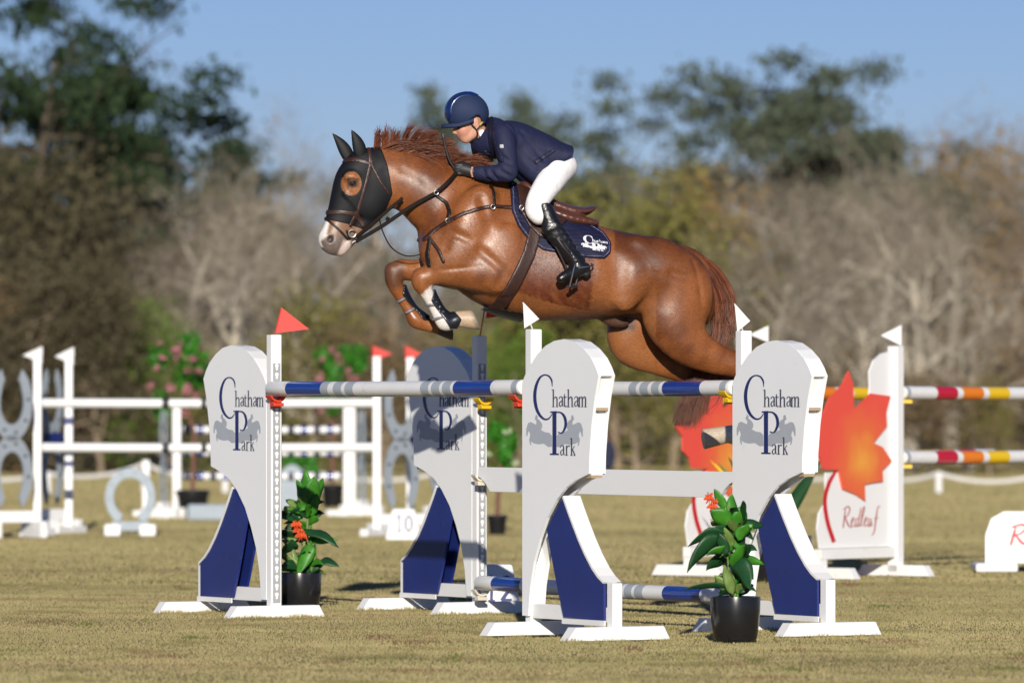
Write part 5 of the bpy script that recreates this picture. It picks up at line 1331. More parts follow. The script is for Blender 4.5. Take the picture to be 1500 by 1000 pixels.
blend((0.27, 0.105, 0.036), 0.55 * sstep(395, 460, HV[:, 1]) * (hx > 640) * (hx < 960))           # paler belly and flank
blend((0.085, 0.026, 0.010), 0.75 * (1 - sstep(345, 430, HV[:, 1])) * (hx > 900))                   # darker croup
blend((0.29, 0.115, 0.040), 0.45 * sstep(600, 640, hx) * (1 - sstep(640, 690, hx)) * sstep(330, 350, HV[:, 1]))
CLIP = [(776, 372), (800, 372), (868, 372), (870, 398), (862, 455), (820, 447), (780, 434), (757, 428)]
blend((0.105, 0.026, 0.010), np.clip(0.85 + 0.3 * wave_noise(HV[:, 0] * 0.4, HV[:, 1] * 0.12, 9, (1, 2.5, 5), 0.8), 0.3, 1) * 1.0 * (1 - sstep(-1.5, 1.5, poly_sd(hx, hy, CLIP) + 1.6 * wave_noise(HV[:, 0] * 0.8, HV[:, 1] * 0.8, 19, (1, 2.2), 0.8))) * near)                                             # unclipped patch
MUZ = [(472, 316), (481, 314), (482, 328), (478, 345), (472, 352), (462, 350)]
hd = (hx < 530).astype(float)
blend((0.22, 0.125, 0.075), 0.9 * sstep(318, 332, hy) * (1 - sstep(385, 390, hy)) * hd * (hy < 392))
blend((0.13, 0.105, 0.095), 0.85 * sstep(336, 352, hy) * hd * (hy < 392))
bl = 1 - sstep(-2.5, 2.5, poly_sd(hx, hy, MUZ))
blend((0.70, 0.66, 0.62), np.clip(bl + (1 - sstep(6, 9.5, np.abs(HV[:, 2]))) * sstep(312, 318, hy) * (hy < 362) * (hx < 495), 0, 1) * hd)
blend((0.62, 0.50, 0.45), 0.9 * pm([(503, 352), (513, 352), (514, 366), (504, 379), (492, 379)], 2.5) * hd)
blend((0.05, 0.04, 0.04), 0.95 * pm([(481, 345), (488, 345), (489, 356), (482, 357)], 2.5) * hd)
blend((0.16, 0.12, 0.11), 0.8 * pm([(474, 352), (484, 360), (492, 376), (484, 378), (472, 366)], 3) * hd)
blend((0.045, 0.028, 0.022), 0.9 * pm([(507, 261), (525, 262), (526, 274), (508, 275)], 2) * (hx < 530))     # eye rim
blend((0.30, 0.125, 0.05), 0.5 * pm([(500, 252), (530, 252), (532, 286), (502, 286)], 3) * (hx < 530) * (1 - pm([(507, 261), (525, 262), (526, 274), (508, 275)], 3)))
leg = lambda lat: np.abs(HV[:, 2] - lat) < 17
blend((0.055, 0.028, 0.018), 0.6 * pm([(562, 380), (592, 384), (594, 415), (575, 425), (560, 410)], 6) * leg(31))      # dark knee
blend((0.62, 0.57, 0.52), pm([(632, 417), (640, 422), (650, 440), (690, 470), (668, 492), (646, 486), (616, 432)], 1.6) * leg(-31) * (hx < 690))
blend((0.45, 0.33, 0.22), pm([(670, 448), (720, 448), (720, 490), (668, 490)], 2.5) * leg(-31))                        # pale hoof
blend((0.16, 0.13, 0.105), 0.9 * pm([(688, 448), (720, 448), (720, 490), (700, 490)], 5) * leg(-31))
blend((0.06, 0.045, 0.035), pm([(642, 468), (680, 468), (680, 500), (642, 500)], 2) * leg(31))
blend((0.46, 0.38, 0.29), pm([(1010, 620), (1062, 620), (1062, 665), (1010, 665)], 2) * leg(-32))
blend((0.16, 0.13, 0.10), 0.8 * pm([(1010, 632), (1024, 628), (1028, 665), (1010, 665)], 4) * leg(-32))
blend((0.55, 0.50, 0.45), pm([(1062, 600), (1130, 600), (1130, 665), (1062, 665)], 3) * leg(-32))
blend((0.20, 0.16, 0.12), pm([(1030, 645), (1080, 655), (1080, 700), (1030, 700)], 2) * leg(33))
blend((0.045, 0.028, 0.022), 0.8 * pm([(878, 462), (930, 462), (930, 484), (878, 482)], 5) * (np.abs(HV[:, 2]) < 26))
coat = mat('chestnut_coat', (0.2, 0.06, 0.02), 0.38, 0.42, attr='col', var=0.30, vscale=190, stretch=(0.25, 1, 0.7))
nt = coat.node_tree; N = nt.nodes; Lk = nt.links; bs = N['Principled BSDF']; tco = N['Texture Coordinate'].outputs['Object']
def _noise(sc, det, st):
    mp = N.new('ShaderNodeMapping'); mp.inputs['Scale'].default_value = st; Lk.new(tco, mp.inputs[0])
    n_ = N.new('ShaderNodeTexNoise'); n_.inputs['Scale'].default_value = sc; n_.inputs['Detail'].default_value = det; Lk.new(mp.outputs[0], n_.inputs['Vector']); return n_.outputs['Fac']
b1_ = N.new('ShaderNodeBump'); b1_.inputs['Strength'].default_value = 0.2; b1_.inputs['Distance'].default_value = 0.03; Lk.new(_noise(6, 3, (1, 1, 0.8)), b1_.inputs['Height'])
b2_ = N.new('ShaderNodeBump'); b2_.inputs['Strength'].default_value = 0.10; b2_.inputs['Distance'].default_value = 0.006; Lk.new(_noise(210, 3, (0.25, 1, 0.8)), b2_.inputs['Height'])
Lk.new(b1_.outputs[0], b2_.inputs['Normal']); Lk.new(b2_.outputs[0], bs.inputs['Normal'])
rr_ = N.new('ShaderNodeMapRange'); rr_.inputs[1].default_value = 0.3; rr_.inputs[2].default_value = 0.7; rr_.inputs[3].default_value = 0.29; rr_.inputs[4].default_value = 0.50
Lk.new(_noise(7, 5, (1, 1, 1)), rr_.inputs[0]); Lk.new(rr_.outputs[0], bs.inputs['Roughness'])
horse = empty('horse', (XC, Y0, 0), 'chestnut horse in black mask leaping over the blue and white oxer', 'horse', None, YAW)
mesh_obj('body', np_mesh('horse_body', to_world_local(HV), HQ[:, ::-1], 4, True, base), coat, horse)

for sgn in (-1, 1):
    ev = MB(); c_ = Vector(to_world_local(np.array([Lp(516.6, 268, sgn * 19.6)]))[0]) if sgn < 0 else Vector(to_world_local(np.array([Lp(510.6, 268, sgn * 19.6)]))[0])
    ev.lathe([(4.9 * SP * math.cos(a), 4.9 * SP * math.sin(a)) for a in np.linspace(-1.5, 1.5, 11)], 18).v
    ev.v = [(v[0] * 1.12, v[1], v[2] * 0.92) for v in ev.v]; eo = ev.build('eye', mat('horse_eye', (0.012, 0.006, 0.004), 0.06, 0.7, coat=1.0), horse, True); eo.location = c_
# short lying coat hair over the body
g = np.random.default_rng(12); n = 170000
A_, B_, C_ = HV[HQ[:, 0]], HV[HQ[:, 1]], HV[HQ[:, 2]]; nr = np.cross(B_ - A_, C_ - A_); ar = np.linalg.norm(nr, axis=1); nr /= ar[:, None] + 1e-9
pick = g.choice(len(HQ), n, p=ar / ar.sum()); r1, r2 = g.random(n)[:, None], g.random(n)[:, None]
D_ = HV[HQ[:, 3]]; P_ = (A_[pick] * (1 - r1) + B_[pick] * r1) * (1 - r2) + (D_[pick] * (1 - r1) + C_[pick] * r1) * r2
N_ = nr[pick]
px_, py_ = project(P_); cb = base[HQ[pick, 0]]
N_ = N_ * np.where((N_[:, 2] * np.sign(P_[:, 2]) < 0), -1, 1)[:, None]
fl = np.stack([np.full(n, 0.85), 0.45 + 0.25 * np.sin(P_[:, 0] * 0.02), 0.1 * np.sign(P_[:, 2])], -1) + g.normal(0, 0.16, (n, 3))
fl -= N_ * (fl * N_).sum(1)[:, None]; fl /= np.linalg.norm(fl, axis=1)[:, None] + 1e-9
sd = np.cross(N_, fl); L_ = g.uniform(2.2, 4.6, n)[:, None]; wd = 0.30
ok = ~((px_ < 532) & (py_ > 305)) & ~((py_ > 415) & (px_ < 715) & (py_ > 430)) & ~((py_ > 600)) & (np.abs(P_[:, 2]) > 3)
V_ = np.stack([P_ - sd * wd + N_ * 0.05, P_ + sd * wd + N_ * 0.05, P_ + fl * L_ + N_ * 0.35], 1)[ok].reshape(-1, 3)
ch_ = np.repeat((cb * g.uniform(0.62, 1.45, n)[:, None])[ok], 3, 0)
tag(mesh_obj('coat_hair', np_mesh('coat_hair', to_world_local(V_), np.arange(len(V_)).reshape(-1, 3), 3, False, ch_), mat('coat_hair', (0.2, 0.06, 0.02), 0.4, 0.4, attr='col'), horse), kind='stuff')
# ---- tack that hugs the horse: shells cut from the body's own surface
LEATHER = mat('brown_leather', (0.036, 0.014, 0.010), 0.42, 0.5, var=0.25, vscale=18, bump=0.15, bscale=70)
LEATHD = mat('dark_leather', (0.013, 0.008, 0.007), 0.45, 0.35, var=0.25, vscale=18)
REINM = mat('rein_leather', (0.010, 0.006, 0.005), 0.7, 0.15, var=0.3, vscale=30)
MASKM = mat('black_stretch_cloth', (0.0045, 0.005, 0.007), 0.6, 0.3, var=0.15, vscale=60, bump=0.1, bscale=12)
PADM = mat('navy_quilt', (0.0075, 0.009, 0.036), 0.6, 0.3, var=0.3, vscale=30, bump=1.0, bscale=34, stretch=(0.4, 1, 1.6))
PADTRIM = mat('pad_piping', (0.16, 0.16, 0.26), 0.55)
def local_field(box, h, fn=horse_sdf):
    F = Field(box[0], box[1], h); fn(F); return F
def shell(F, off, region, name, m, parent, smooth=1, side=None, inner=-4.0):
    """solid layer from inner to off above the skin, inside region(X,Y,Z)<0"""
    X, Y, Z = F.grid((slice(None),) * 3)
    v = np.maximum(F.d - off, np.broadcast_to(region(X, Y, Z), F.d.shape))
    v = np.maximum(v, inner - F.d)
    if side is not None: v = np.maximum(v, np.broadcast_to(side * Z, F.d.shape))
    G = Field.__new__(Field); G.h = F.h; G.ax = F.ax; G.lo = F.lo; G.d = v.astype(np.float32)
    V, Q = G.mesh(smooth)
    if not len(Q): print('EMPTY SHELL', name); return None
    return mesh_obj(name, np_mesh(name, to_world_local(V), Q[:, ::-1], 4, True), m, parent)
HB = local_field(((436, 200, -36), (600, 395, 36)), 1.0)
bridle = empty('bridle', (0, 0, 0)); bridle.parent = horse
mask = empty('face_mask', (0, 0, 0)); mask.parent = horse
MP = L2([(497, 224), (556, 214), (565, 245), (572, 285), (564, 306), (552, 322), (536, 338), (524, 334), (505, 328), (478, 322), (470, 308), (478, 275), (485, 245)], 0)
ec = Lp(514.5, 269, -18)
ecf = lambda X, Y: (np.sqrt(((X - ec[0]) / 14.5) ** 2 + ((Y - ec[1]) / 17.5) ** 2) - 1) * 14
shell(HB, 1.1, lambda X, Y, Z: np.maximum(poly_sd(X, Y, MP), -ecf(X, Y)) + 0 * Z, 'cloth', MASKM, mask)
# ears (in the mask's ear covers)
for (tip, b0, b1, lat) in (((515, 191), (519, 229), (538, 225), -11), ((487.5, 196), (503, 236), (519, 226), 12)):
    E = Field((470, 180, -40), (560, 250, 40), 1.0)
    t = Lp(*tip, lat * 1.25); bm_ = (Lp(*b0, lat) + Lp(*b1, lat)) / 2; rb = np.linalg.norm(Lp(*b1, lat) - Lp(*b0, lat)) / 2
    up = t - bm_
    for i in range(8):
        q0, q1 = i / 8, (i + 1) / 8; w = lambda q: rb * (0.86 + 0.5 * q - 1.0 * q * q) * (1 - q ** 3 * 0.75) if q < 1 else 1.1
        bow = lambda q: bm_ + up * q + np.array((2.2 * math.sin(math.pi * q), 0, 0), np.float32)
        E.cone(bow(q0), bow(q1), max(w(q0), 0.9), max(w(q1), 0.9), 0.55, 0.5, 2)
    E.cone(Lp((b0[0] + b1[0]) / 2 - 2, (b0[1] + b1[1]) / 2 + 2, lat - 10), t - up * 0.28 + np.array((-1, 0, -7)), rb * 0.5, 1.5, k=2, sub=True)
    V, Q = E.mesh(1); mesh_obj('ear_cover', np_mesh('ear_cover', to_world_local(V), Q[:, ::-1], 4, True), MASKM, mask)
def strap(pts, w, name, m=LEATHER, off=2.4, F=None, parent=bridle, lat=-16, side=None):
    P = L2(pts, lat); return shell(F or HB, off, lambda X, Y, Z: line_sd(X, Y, P, w) + 0 * Z, name, m, parent, 1, side)
strap([(499, 235), (520, 233), (543, 240)], 3.0, 'browband')
strap([(542, 218), (542, 240), (537, 262), (529, 290), (523, 312), (514, 330)], 2.7, 'cheekpiece')
strap([(541, 220), (545, 244), (556, 266), (569, 284)], 2.0, 'throat_strap')
strap([(476, 310), (500, 311), (522, 314), (533, 330)], 3.4, 'noseband', off=2.6)
strap([(478, 319), (493, 333), (510, 350)], 1.7, 'flash_strap', LEATHD)
strap([(522, 314), (536, 335)], 2.0, 'jaw_strap', LEATHD)
strap([(508, 338), (513, 350)], 1.6, 'bit_strap', LEATHD)
def tl(v): return tuple(to_world_local(np.array([v]))[0])
def lpts(pts): return [tl(Lp(*p)) for p in pts]
def ribbon(name, pts, r, m, parent, flat=0.35, n=8, sm=6, up=None):
    Q = spline(np.array(lpts(pts)), sm) if len(pts) > 2 else np.array(lpts(pts))
    return MB().tube([Vector(q) for q in Q], r * SP, n, flat=flat, up=up).build(name, m, parent, True)
UPL = (0, -1, 0.25)
for sgn in (-1, 1):
    ring = [(516 + 5.4 * math.cos(a), 342 + 5.4 * math.sin(a), sgn * 17.5) for a in np.linspace(0, 2 * math.pi, 17)]
    ribbon('bit_ring', ring, 0.9, STEEL, bridle, 1.0, 6, 1)
    ribbon('rein', [(521, 354, sgn * 18), (560, 331, sgn * 27), (600, 304, sgn * 30), (637, 283, sgn * 39), (655, 268, sgn * 38), (669, 253, sgn * 26)], 2.9, REINM, bridle, 0.3, 8, 6, UPL)
    ribbon('rein', [(523, 346, sgn * 16), (545, 328, sgn * 24), (566, 310, sgn * 30), (590, 290, sgn * 30)], 2.4, REINM, bridle, 0.3, 8, 6, UPL)
ribbon('rein_buckle', [(516, 356, -19), (521, 353, -20)], 1.4, STEEL, bridle, 0.6)
ribbon('martingale_strap', [(556, 322, -24), (561, 340, -20), (573, 362, -16), (592, 374, -12), (610, 374, -10), (624, 368, -12)], 1.2, LEATHD, bridle, 0.6)
ribbon('martingale_stop', [(566, 323, -29), (569, 318, -29)], 2.6, LEATHD, bridle, 0.8)
# breastplate
CB = local_field(((600, 250, -80), (800, 480, 80)), 1.6)
breast = empty('breastplate', (0, 0, 0)); breast.parent = horse
strap([(772, 305), (745, 303), (721, 302), (700, 306), (675, 314), (655, 325), (637, 338), (625, 350)], 2.8, 'shoulder_strap', LEATHER, 2.6, CB, breast, -52)
strap([(721, 272), (722, 303)], 2.4, 'wither_strap', LEATHD, 2.6, CB, breast, -40)
strap([(638, 284), (655, 297), (658, 310), (655, 322)], 2.6, 'neck_strap', LEATHD, 2.8, CB, breast, -42, side=1)
strap([(627, 348), (638, 366), (645, 384)], 2.6, 'chest_strap', LEATHER, 2.6, CB, breast, -30, side=1)
strap([(626, 350), (622, 372), (624, 390)], 2.6, 'chest_strap', LEATHD, 2.6, CB, breast, -20, side=1)
for (x, y, lt) in ((639, 282, -40), (656, 323, -50), (722, 303, -62), (764, 304, -66)):
    ribbon('ring', [(x + 3.2 * math.cos(a), y + 3.2 * math.sin(a), lt) for a in np.linspace(0, 2 * math.pi, 13)], 0.6, STEEL, breast, 1.0, 6, 1)
# saddle pad, girth, saddle
SB = local_field(((680, 240, -88), (920, 490, 88)), 1.6)
saddle_set = empty('saddle', (0, 0, 0)); saddle_set.parent = horse
PADP = L2([(757, 262), (800, 268), (842, 305), (876, 328), (890, 338), (898, 354), (896, 370), (886, 379), (855, 377), (820, 371), (796, 366), (774, 350), (760, 330), (753, 308), (754, 284)], -66)
pad = shell(SB, 3.6, lambda X, Y, Z: poly_sd(X, Y, PADP) + 0 * Z, 'saddle_pad', PADM, saddle_set)
edge = lambda X, Y, Z: np.abs(poly_sd(X, Y, PADP) + 3.2) - 0.8 + 0 * Z
shell(SB, 4.5, edge, 'pad_piping', PADTRIM, pad, inner=2.0)
GI = L2([(788, 330), (775, 372), (757, 410), (738, 446), (722, 470)], -64)
girth = shell(SB, 4.4, lambda X, Y, Z: line_sd(X, Y, GI, 9.5) + 0 * Z, 'girth', LEATHER, saddle_set)
ST = L2([(700, 452), (730, 452), (765, 458), (768, 475), (730, 474), (694, 452)], -20)
shell(SB, 5.0, lambda X, Y, Z: np.maximum(poly_sd(X, Y, ST), np.abs(Z) - 40), 'stud_guard', LEATHD, saddle_set)
FLAP = L2([(764, 268), (800, 276), (836, 300), (834, 322), (818, 336), (806, 352), (790, 346), (776, 330), (764, 306)], -66)
shell(SB, 7.5, lambda X, Y, Z: poly_sd(X, Y, FLAP) + 0 * Z, 'saddle_flap', LEATHER, saddle_set)
S2 = Field((740, 240, -60), (910, 350, 60), 1.5)
S2.chain([(768, 272, 0, 9, 20), (785, 285, 0, 8, 26), (810, 300, 0, 7, 34), (835, 309, 0, 7.5, 38), (855, 310, 0, 6, 34), (868, 305, 0, 3.5, 26)], k=4)
S2.chain([(800, 308, -26, 9, 18), (835, 320, -30, 9, 18), (872, 327, -26, 5, 16)], k=4); S2.chain([(800, 308, 26, 9, 18), (835, 320, 30, 9, 18), (872, 327, 26, 5, 16)], k=4)
V, Q = S2.mesh(4); mesh_obj('saddle_seat', np_mesh('saddle_seat', to_world_local(V), Q[:, ::-1], 4, True), mat('saddle_leather', (0.085, 0.030, 0.020), 0.34, 0.5, var=0.2, vscale=10), saddle_set)
# pad lettering, raised thread on the surface of the pad
def surf_lat(F, off):
    """nearest-side skin lateral position for each (x,y) column"""
    d = F.d - off; ins = d < 0; first = ins.argmax(2); z = F.ax[2][first]; z[~ins.any(2)] = 0
    return z
SL = surf_lat(SB, 3.6)
THREAD = mat('white_thread', (0.66, 0.66, 0.70), 0.7)
def pad_tf(v):
    x = 852 + (v[0] - 150) / 302 * 37; y = 343 + (v[1] - 320) / 490 * 21 + (v[0] - 150) / 302 * 5
    p = Lp(x, y, -66); i = int((p[0] - SB.lo[0]) / SB.h); j = int((p[1] - SB.lo[1]) / SB.h); lat = SL[min(max(i, 0), SL.shape[0] - 1), min(max(j, 0), SL.shape[1] - 1)]
    return tl((p[0], p[1], lat - 1.8 - v[2] * 60))
lettering([[(a, b, c * 1.9) for a, b, c in q] for q in BIG] + [[(a, b, max(c * 1.5, 5)) for a, b, c in q] for q in SMALL], pad_tf, 'lettering', THREAD, pad, 0.003)
em = MB(); fine = [tuple(q) for q in np.array(HORSE_MARK, float)]
em.add([pad_tf((x, y, 0.001)) for x, y in fine], [tuple(range(len(fine)))]); em.add([pad_tf((604 - x, y, 0.0015)) for x, y in fine], [tuple(range(len(fine)))])
em.build('horse_emblem', THREAD, pad)
# ---- leg boots
BOOT = mat('black_leg_boot', (0.010, 0.011, 0.016), 0.26, 0.5, coat=0.3, var=0.2, vscale=20)
BOOTG = mat('boot_grey_patch', (0.17, 0.16, 0.18), 0.35)
LB = Field((550, 380, -60), (720, 500, 60), 1.1); horse_sdf(LB)
def leg_boot(poly, lat, straps, patch):
    P = L2(poly, lat); lim = lambda Z: np.abs(Z - lat) - 24
    b = shell(LB, 4.2, lambda X, Y, Z: np.maximum(poly_sd(X, Y, P), lim(Z)), 'leg_boot', BOOT, horse)
    for s in straps:
        Q = L2(s, lat); shell(LB, 3.2, lambda X, Y, Z: np.maximum(line_sd(X, Y, Q, 1.9), lim(Z)), 'boot_strap', BOOTG, b)
    for (x, y) in patch:
        c = Lp(x, y, lat - 12); shell(LB, 5.2, lambda X, Y, Z: np.maximum(np.sqrt((X - c[0]) ** 2 + (Y - c[1]) ** 2) - 2.0, Z - lat + 2), 'stud', STEEL, b, inner=3.0)
leg_boot([(636, 423), (642, 428), (660, 450), (674, 468), (668, 482), (658, 482), (648, 466), (634, 447), (630, 440)], -31, [[(625, 447), (640, 446)], [(634, 468), (652, 462)]], [(640, 442), (645, 449), (650, 456)])
leg_boot([(590, 416), (596, 418), (612, 436), (630, 458), (628, 468), (618, 468), (606, 452), (594, 440), (588, 432)], 31, [[(583, 442), (604, 430)], [(594, 458), (616, 446)]], [])

# ---- hair
HAIRM = mat('auburn_hair', (0.12, 0.033, 0.014), 0.42, 0.5, attr='col')
def hair(name, guides, n, r, seed, spread, parent, cols, tipspread=1.0, m=HAIRM, frizz=0.0, lenvar=0.3):
    """strands interpolated between guide curves; guides: list of (k,3) arrays of photo px + lat"""
    g = np.random.default_rng(seed); G = [spline(np.array([Lp(*p) for p in c]), 5) for c in guides]
    K = 16; G = [np.stack([np.interp(np.linspace(0, 1, K), np.linspace(0, 1, len(c)), c[:, i]) for i in range(3)], -1) for c in G]
    V = []; F = []; Cc = []
    for s in range(n):
        u = g.uniform(0, len(G) - 1); i = min(int(u), len(G) - 2) if len(G) > 1 else 0; f = u - i
        c = G[i] * (1 - f) + G[i + 1] * f if len(G) > 1 else G[0].copy()
        q = np.linspace(0, 1, K)[:, None]; off = g.normal(size=3) * np.array(spread)
        wob = np.cumsum(g.normal(size=(K, 3)) * frizz, 0)
        c = c + off * (0.25 + tipspread * q ** 1.2) + wob * q
        e = max(4, int(K * (1 - abs(g.normal(0, lenvar)) * 0.5))); c = c[:e]
        P = to_world_local(c); t = np.gradient(P, axis=0); t /= np.linalg.norm(t, axis=1)[:, None] + 1e-9
        a = np.cross(t, np.array((0, 1.0, 0.1))); a /= np.linalg.norm(a, axis=1)[:, None] + 1e-9; b = np.cross(t, a)
        rr = r * SP * (1 - 0.85 * np.linspace(0, 1, e) ** 1.6)[:, None] * g.uniform(0.6, 1.4)
        base_ = len(V) * 0 + sum(len(x) for x in V)
        ring = np.stack([P + a * rr, P - a * rr * 0.5 + b * rr * 0.8, P - a * rr * 0.5 - b * rr * 0.8], 1).reshape(-1, 3)
        V.append(ring)
        k = np.arange(e - 1)[:, None] * 3 + base_
        for j in range(3): F.append(np.concatenate([k + j, k + (j + 1) % 3, k + 3 + (j + 1) % 3, k + 3 + j], 1))
        cc = np.array(cols[g.integers(0, len(cols))]) * g.uniform(0.75, 1.3); Cc.append(np.tile(cc, (len(ring), 1)))
    return mesh_obj(name, np_mesh(name, np.concatenate(V), np.concatenate(F), 4, True, np.concatenate(Cc)), m, parent)
AUB = [(0.175, 0.046, 0.016), (0.11, 0.028, 0.012), (0.25, 0.078, 0.026), (0.055, 0.017, 0.010)]
tailg = [[(1000, 366, 0), (1028, 376, 0), (1056, 402, 4), (1074, 440, 6), (1066, 490, 8), (1046, 530, 10), (1036, 580, 8), (1034, 622, 8)],
         [(1003, 370, -4), (1026, 384, -4), (1046, 410, 0), (1058, 450, 4), (1054, 496, 8), (1034, 540, 10), (1012, 590, 8), (1004, 640, 6)],
         [(1006, 374, 4), (1022, 388, 4), (1040, 420, 4), (1048, 462, 8), (1044, 505, 10), (1022, 548, 12), (998, 595, 10), (986, 640, 8)],
         [(1000, 368, 6), (1026, 380, 8), (1050, 408, 10), (1066, 446, 12), (1060, 495, 12), (1042, 540, 12), (1024, 595, 12), (1018, 648, 10)]]
hair('tail', tailg, 3000, 0.55, 3, (3.2, 3.0, 5.0), horse, AUB, 1.2, frizz=0.22, lenvar=0.16)
hair('tail_wisps', [[(1030, 385, 0), (1060, 410, 2), (1079, 440, 4), (1076, 480, 6), (1060, 520, 6)], [(1050, 520, 6), (1062, 560, 6), (1058, 590, 6), (1044, 605, 4), (1036, 612, 4)]], 40, 0.6, 5, (4, 5, 6), horse, AUB, 1.6, frizz=0.6)
# mane: locks thrown up and streaming back along the crest
mr_ = random.Random(17)
roots = [(547 + 118 * t, 220 + 33 * t ** 1.5) for t in np.linspace(0, 1, 34)]
for i, (x, y) in enumerate(roots):
    t = i / 33
    if t < 0.3: ups = (mr_.uniform(22, 36), mr_.uniform(-6, 14), 14)         # short spiky forelock end, straight up
    elif t < 0.62: ups = (mr_.uniform(14, 42), mr_.uniform(18, 42), 46)
    else: ups = (mr_.uniform(-8, 24), mr_.uniform(20, 44), 46)
    h_, dx_, n_ = ups
    c = [(x, y + 3), (x + dx_ * 0.30, y - h_ * 0.62), (x + dx_ * 0.66, y - h_ * 0.98), (x + dx_, y - h_ * mr_.uniform(0.85, 1.1))]
    hair('mane_lock', [[(a_, b_, -5 - 3 * q) for q, (a_, b_) in enumerate(c)], [(a_ + 3, b_ + 2, 5 + 2 * q) for q, (a_, b_) in enumerate(c)]], int(n_ * 2.2), 0.45, 40 + i, (2.4, 2.4, 3.2), horse, AUB, 1.5, frizz=0.36, lenvar=0.45)
flow = [((556, 219), (584, 208), (618, 214), (640, 216)), ((566, 220), (596, 212), (630, 216), (655, 220)), ((576, 222), (606, 214), (640, 218), (664, 222)), ((588, 224), (616, 214), (648, 214), (672, 216)), ((596, 225), (624, 214), (652, 208), (668, 206)),
        ((606, 227), (634, 221), (662, 222), (676, 226)), ((618, 231), (642, 226), (666, 228), (680, 234)), ((628, 234), (642, 244), (652, 256), (660, 266)), ((640, 238), (654, 246), (664, 256), (672, 266)), ((616, 231), (632, 238), (642, 248), (650, 260)),
        ((650, 244), (676, 236), (700, 230), (716, 232)), ((656, 247), (684, 239), (706, 238), (722, 240)), ((660, 250), (688, 245), (712, 246), (722, 248)), ((598, 226), (618, 228), (634, 238), (644, 250))]
for i, c in enumerate(flow):
    hair('mane_lock', [[(a_, b_, -8 - 3 * q) for q, (a_, b_) in enumerate(c)], [(a_ + 2, b_ + 3, 2) for q, (a_, b_) in enumerate(c)]], 150, 0.45, 90 + i, (2.8, 2.6, 3.2), horse, AUB, 1.5, frizz=0.32, lenvar=0.4)
# ------------------------------------------------------------------ the rider
def g_torso(F, e, k=8):
    F.chain([(711, 209, 4, 20 + e, 28 + e), (726, 206, 0, 24 + e, 35 + e), (748, 207, 0, 28 + e, 37 + e), (775, 217, 0, 28 + e, 33 + e), (800, 229, 0, 26 + e, 32 + e), (822, 240, 0, 22 + e, 33 + e)], k)
def g_arm_near(F, e, k=6):
    F.chain([(737, 199, -37, 14.5 + e, 14 + e), (741, 216, -46, 13 + e, 12.5 + e), (744, 238, -51, 11.5 + e, 11 + e), (744, 254, -51, 11 + e, 10.5 + e)], k)
    F.chain([(745, 252, -51, 11 + e, 10.5 + e), (728, 254, -45, 10.2 + e, 10 + e), (708, 254, -34, 8.5 + e, 8.5 + e), (694, 252, -27, 6.8 + e, 6.8 + e)], k - 2)
def g_arm_far(F, e, k=6):
    F.chain([(706, 211, 38, 15 + e, 14 + e), (708, 230, 46, 12.5 + e, 12 + e), (712, 252, 48, 11 + e, 10.5 + e)], k)
    F.chain([(712, 252, 48, 10.5 + e, 10 + e), (700, 254, 36, 9 + e, 9 + e), (688, 251, 24, 7 + e, 7 + e)], k - 2)
def g_leg(F, sgn, e, k=8):
    F.chain([(822, 245, sgn * 16, 20.5 + e, 19 + e), (808, 263, sgn * 42, 19.5 + e, 16 + e), (791, 288, sgn * 62, 16.5 + e, 14 + e), (784, 306, sgn * 69, 13.5 + e, 12.5 + e), (790, 317, sgn * 71, 12 + e, 11.5 + e)], k)
def g_shin(F, sgn, e, k=5):
    F.chain([(797, 303, sgn * 71, 11 + e, 11 + e), (806, 327, sgn * 74, 12 + e, 11.5 + e), (814, 343, sgn * 76, 10.6 + e, 10 + e), (824, 358, sgn * 77, 9.4 + e, 9 + e), (838, 376, sgn * 79, 7.8 + e, 8 + e), (848, 389, sgn * 80, 8 + e, 8.4 + e)], k)
def g_foot(F, sgn, e, k=4):
    F.chain([(857, 392, sgn * 79, 7.2 + e, 7.5 + e), (843, 397, sgn * 82, 8.4 + e, 9 + e), (829, 403, sgn * 87, 6.4 + e, 9 + e), (820, 408, sgn * 90, 4.6 + e, 7 + e)], k)
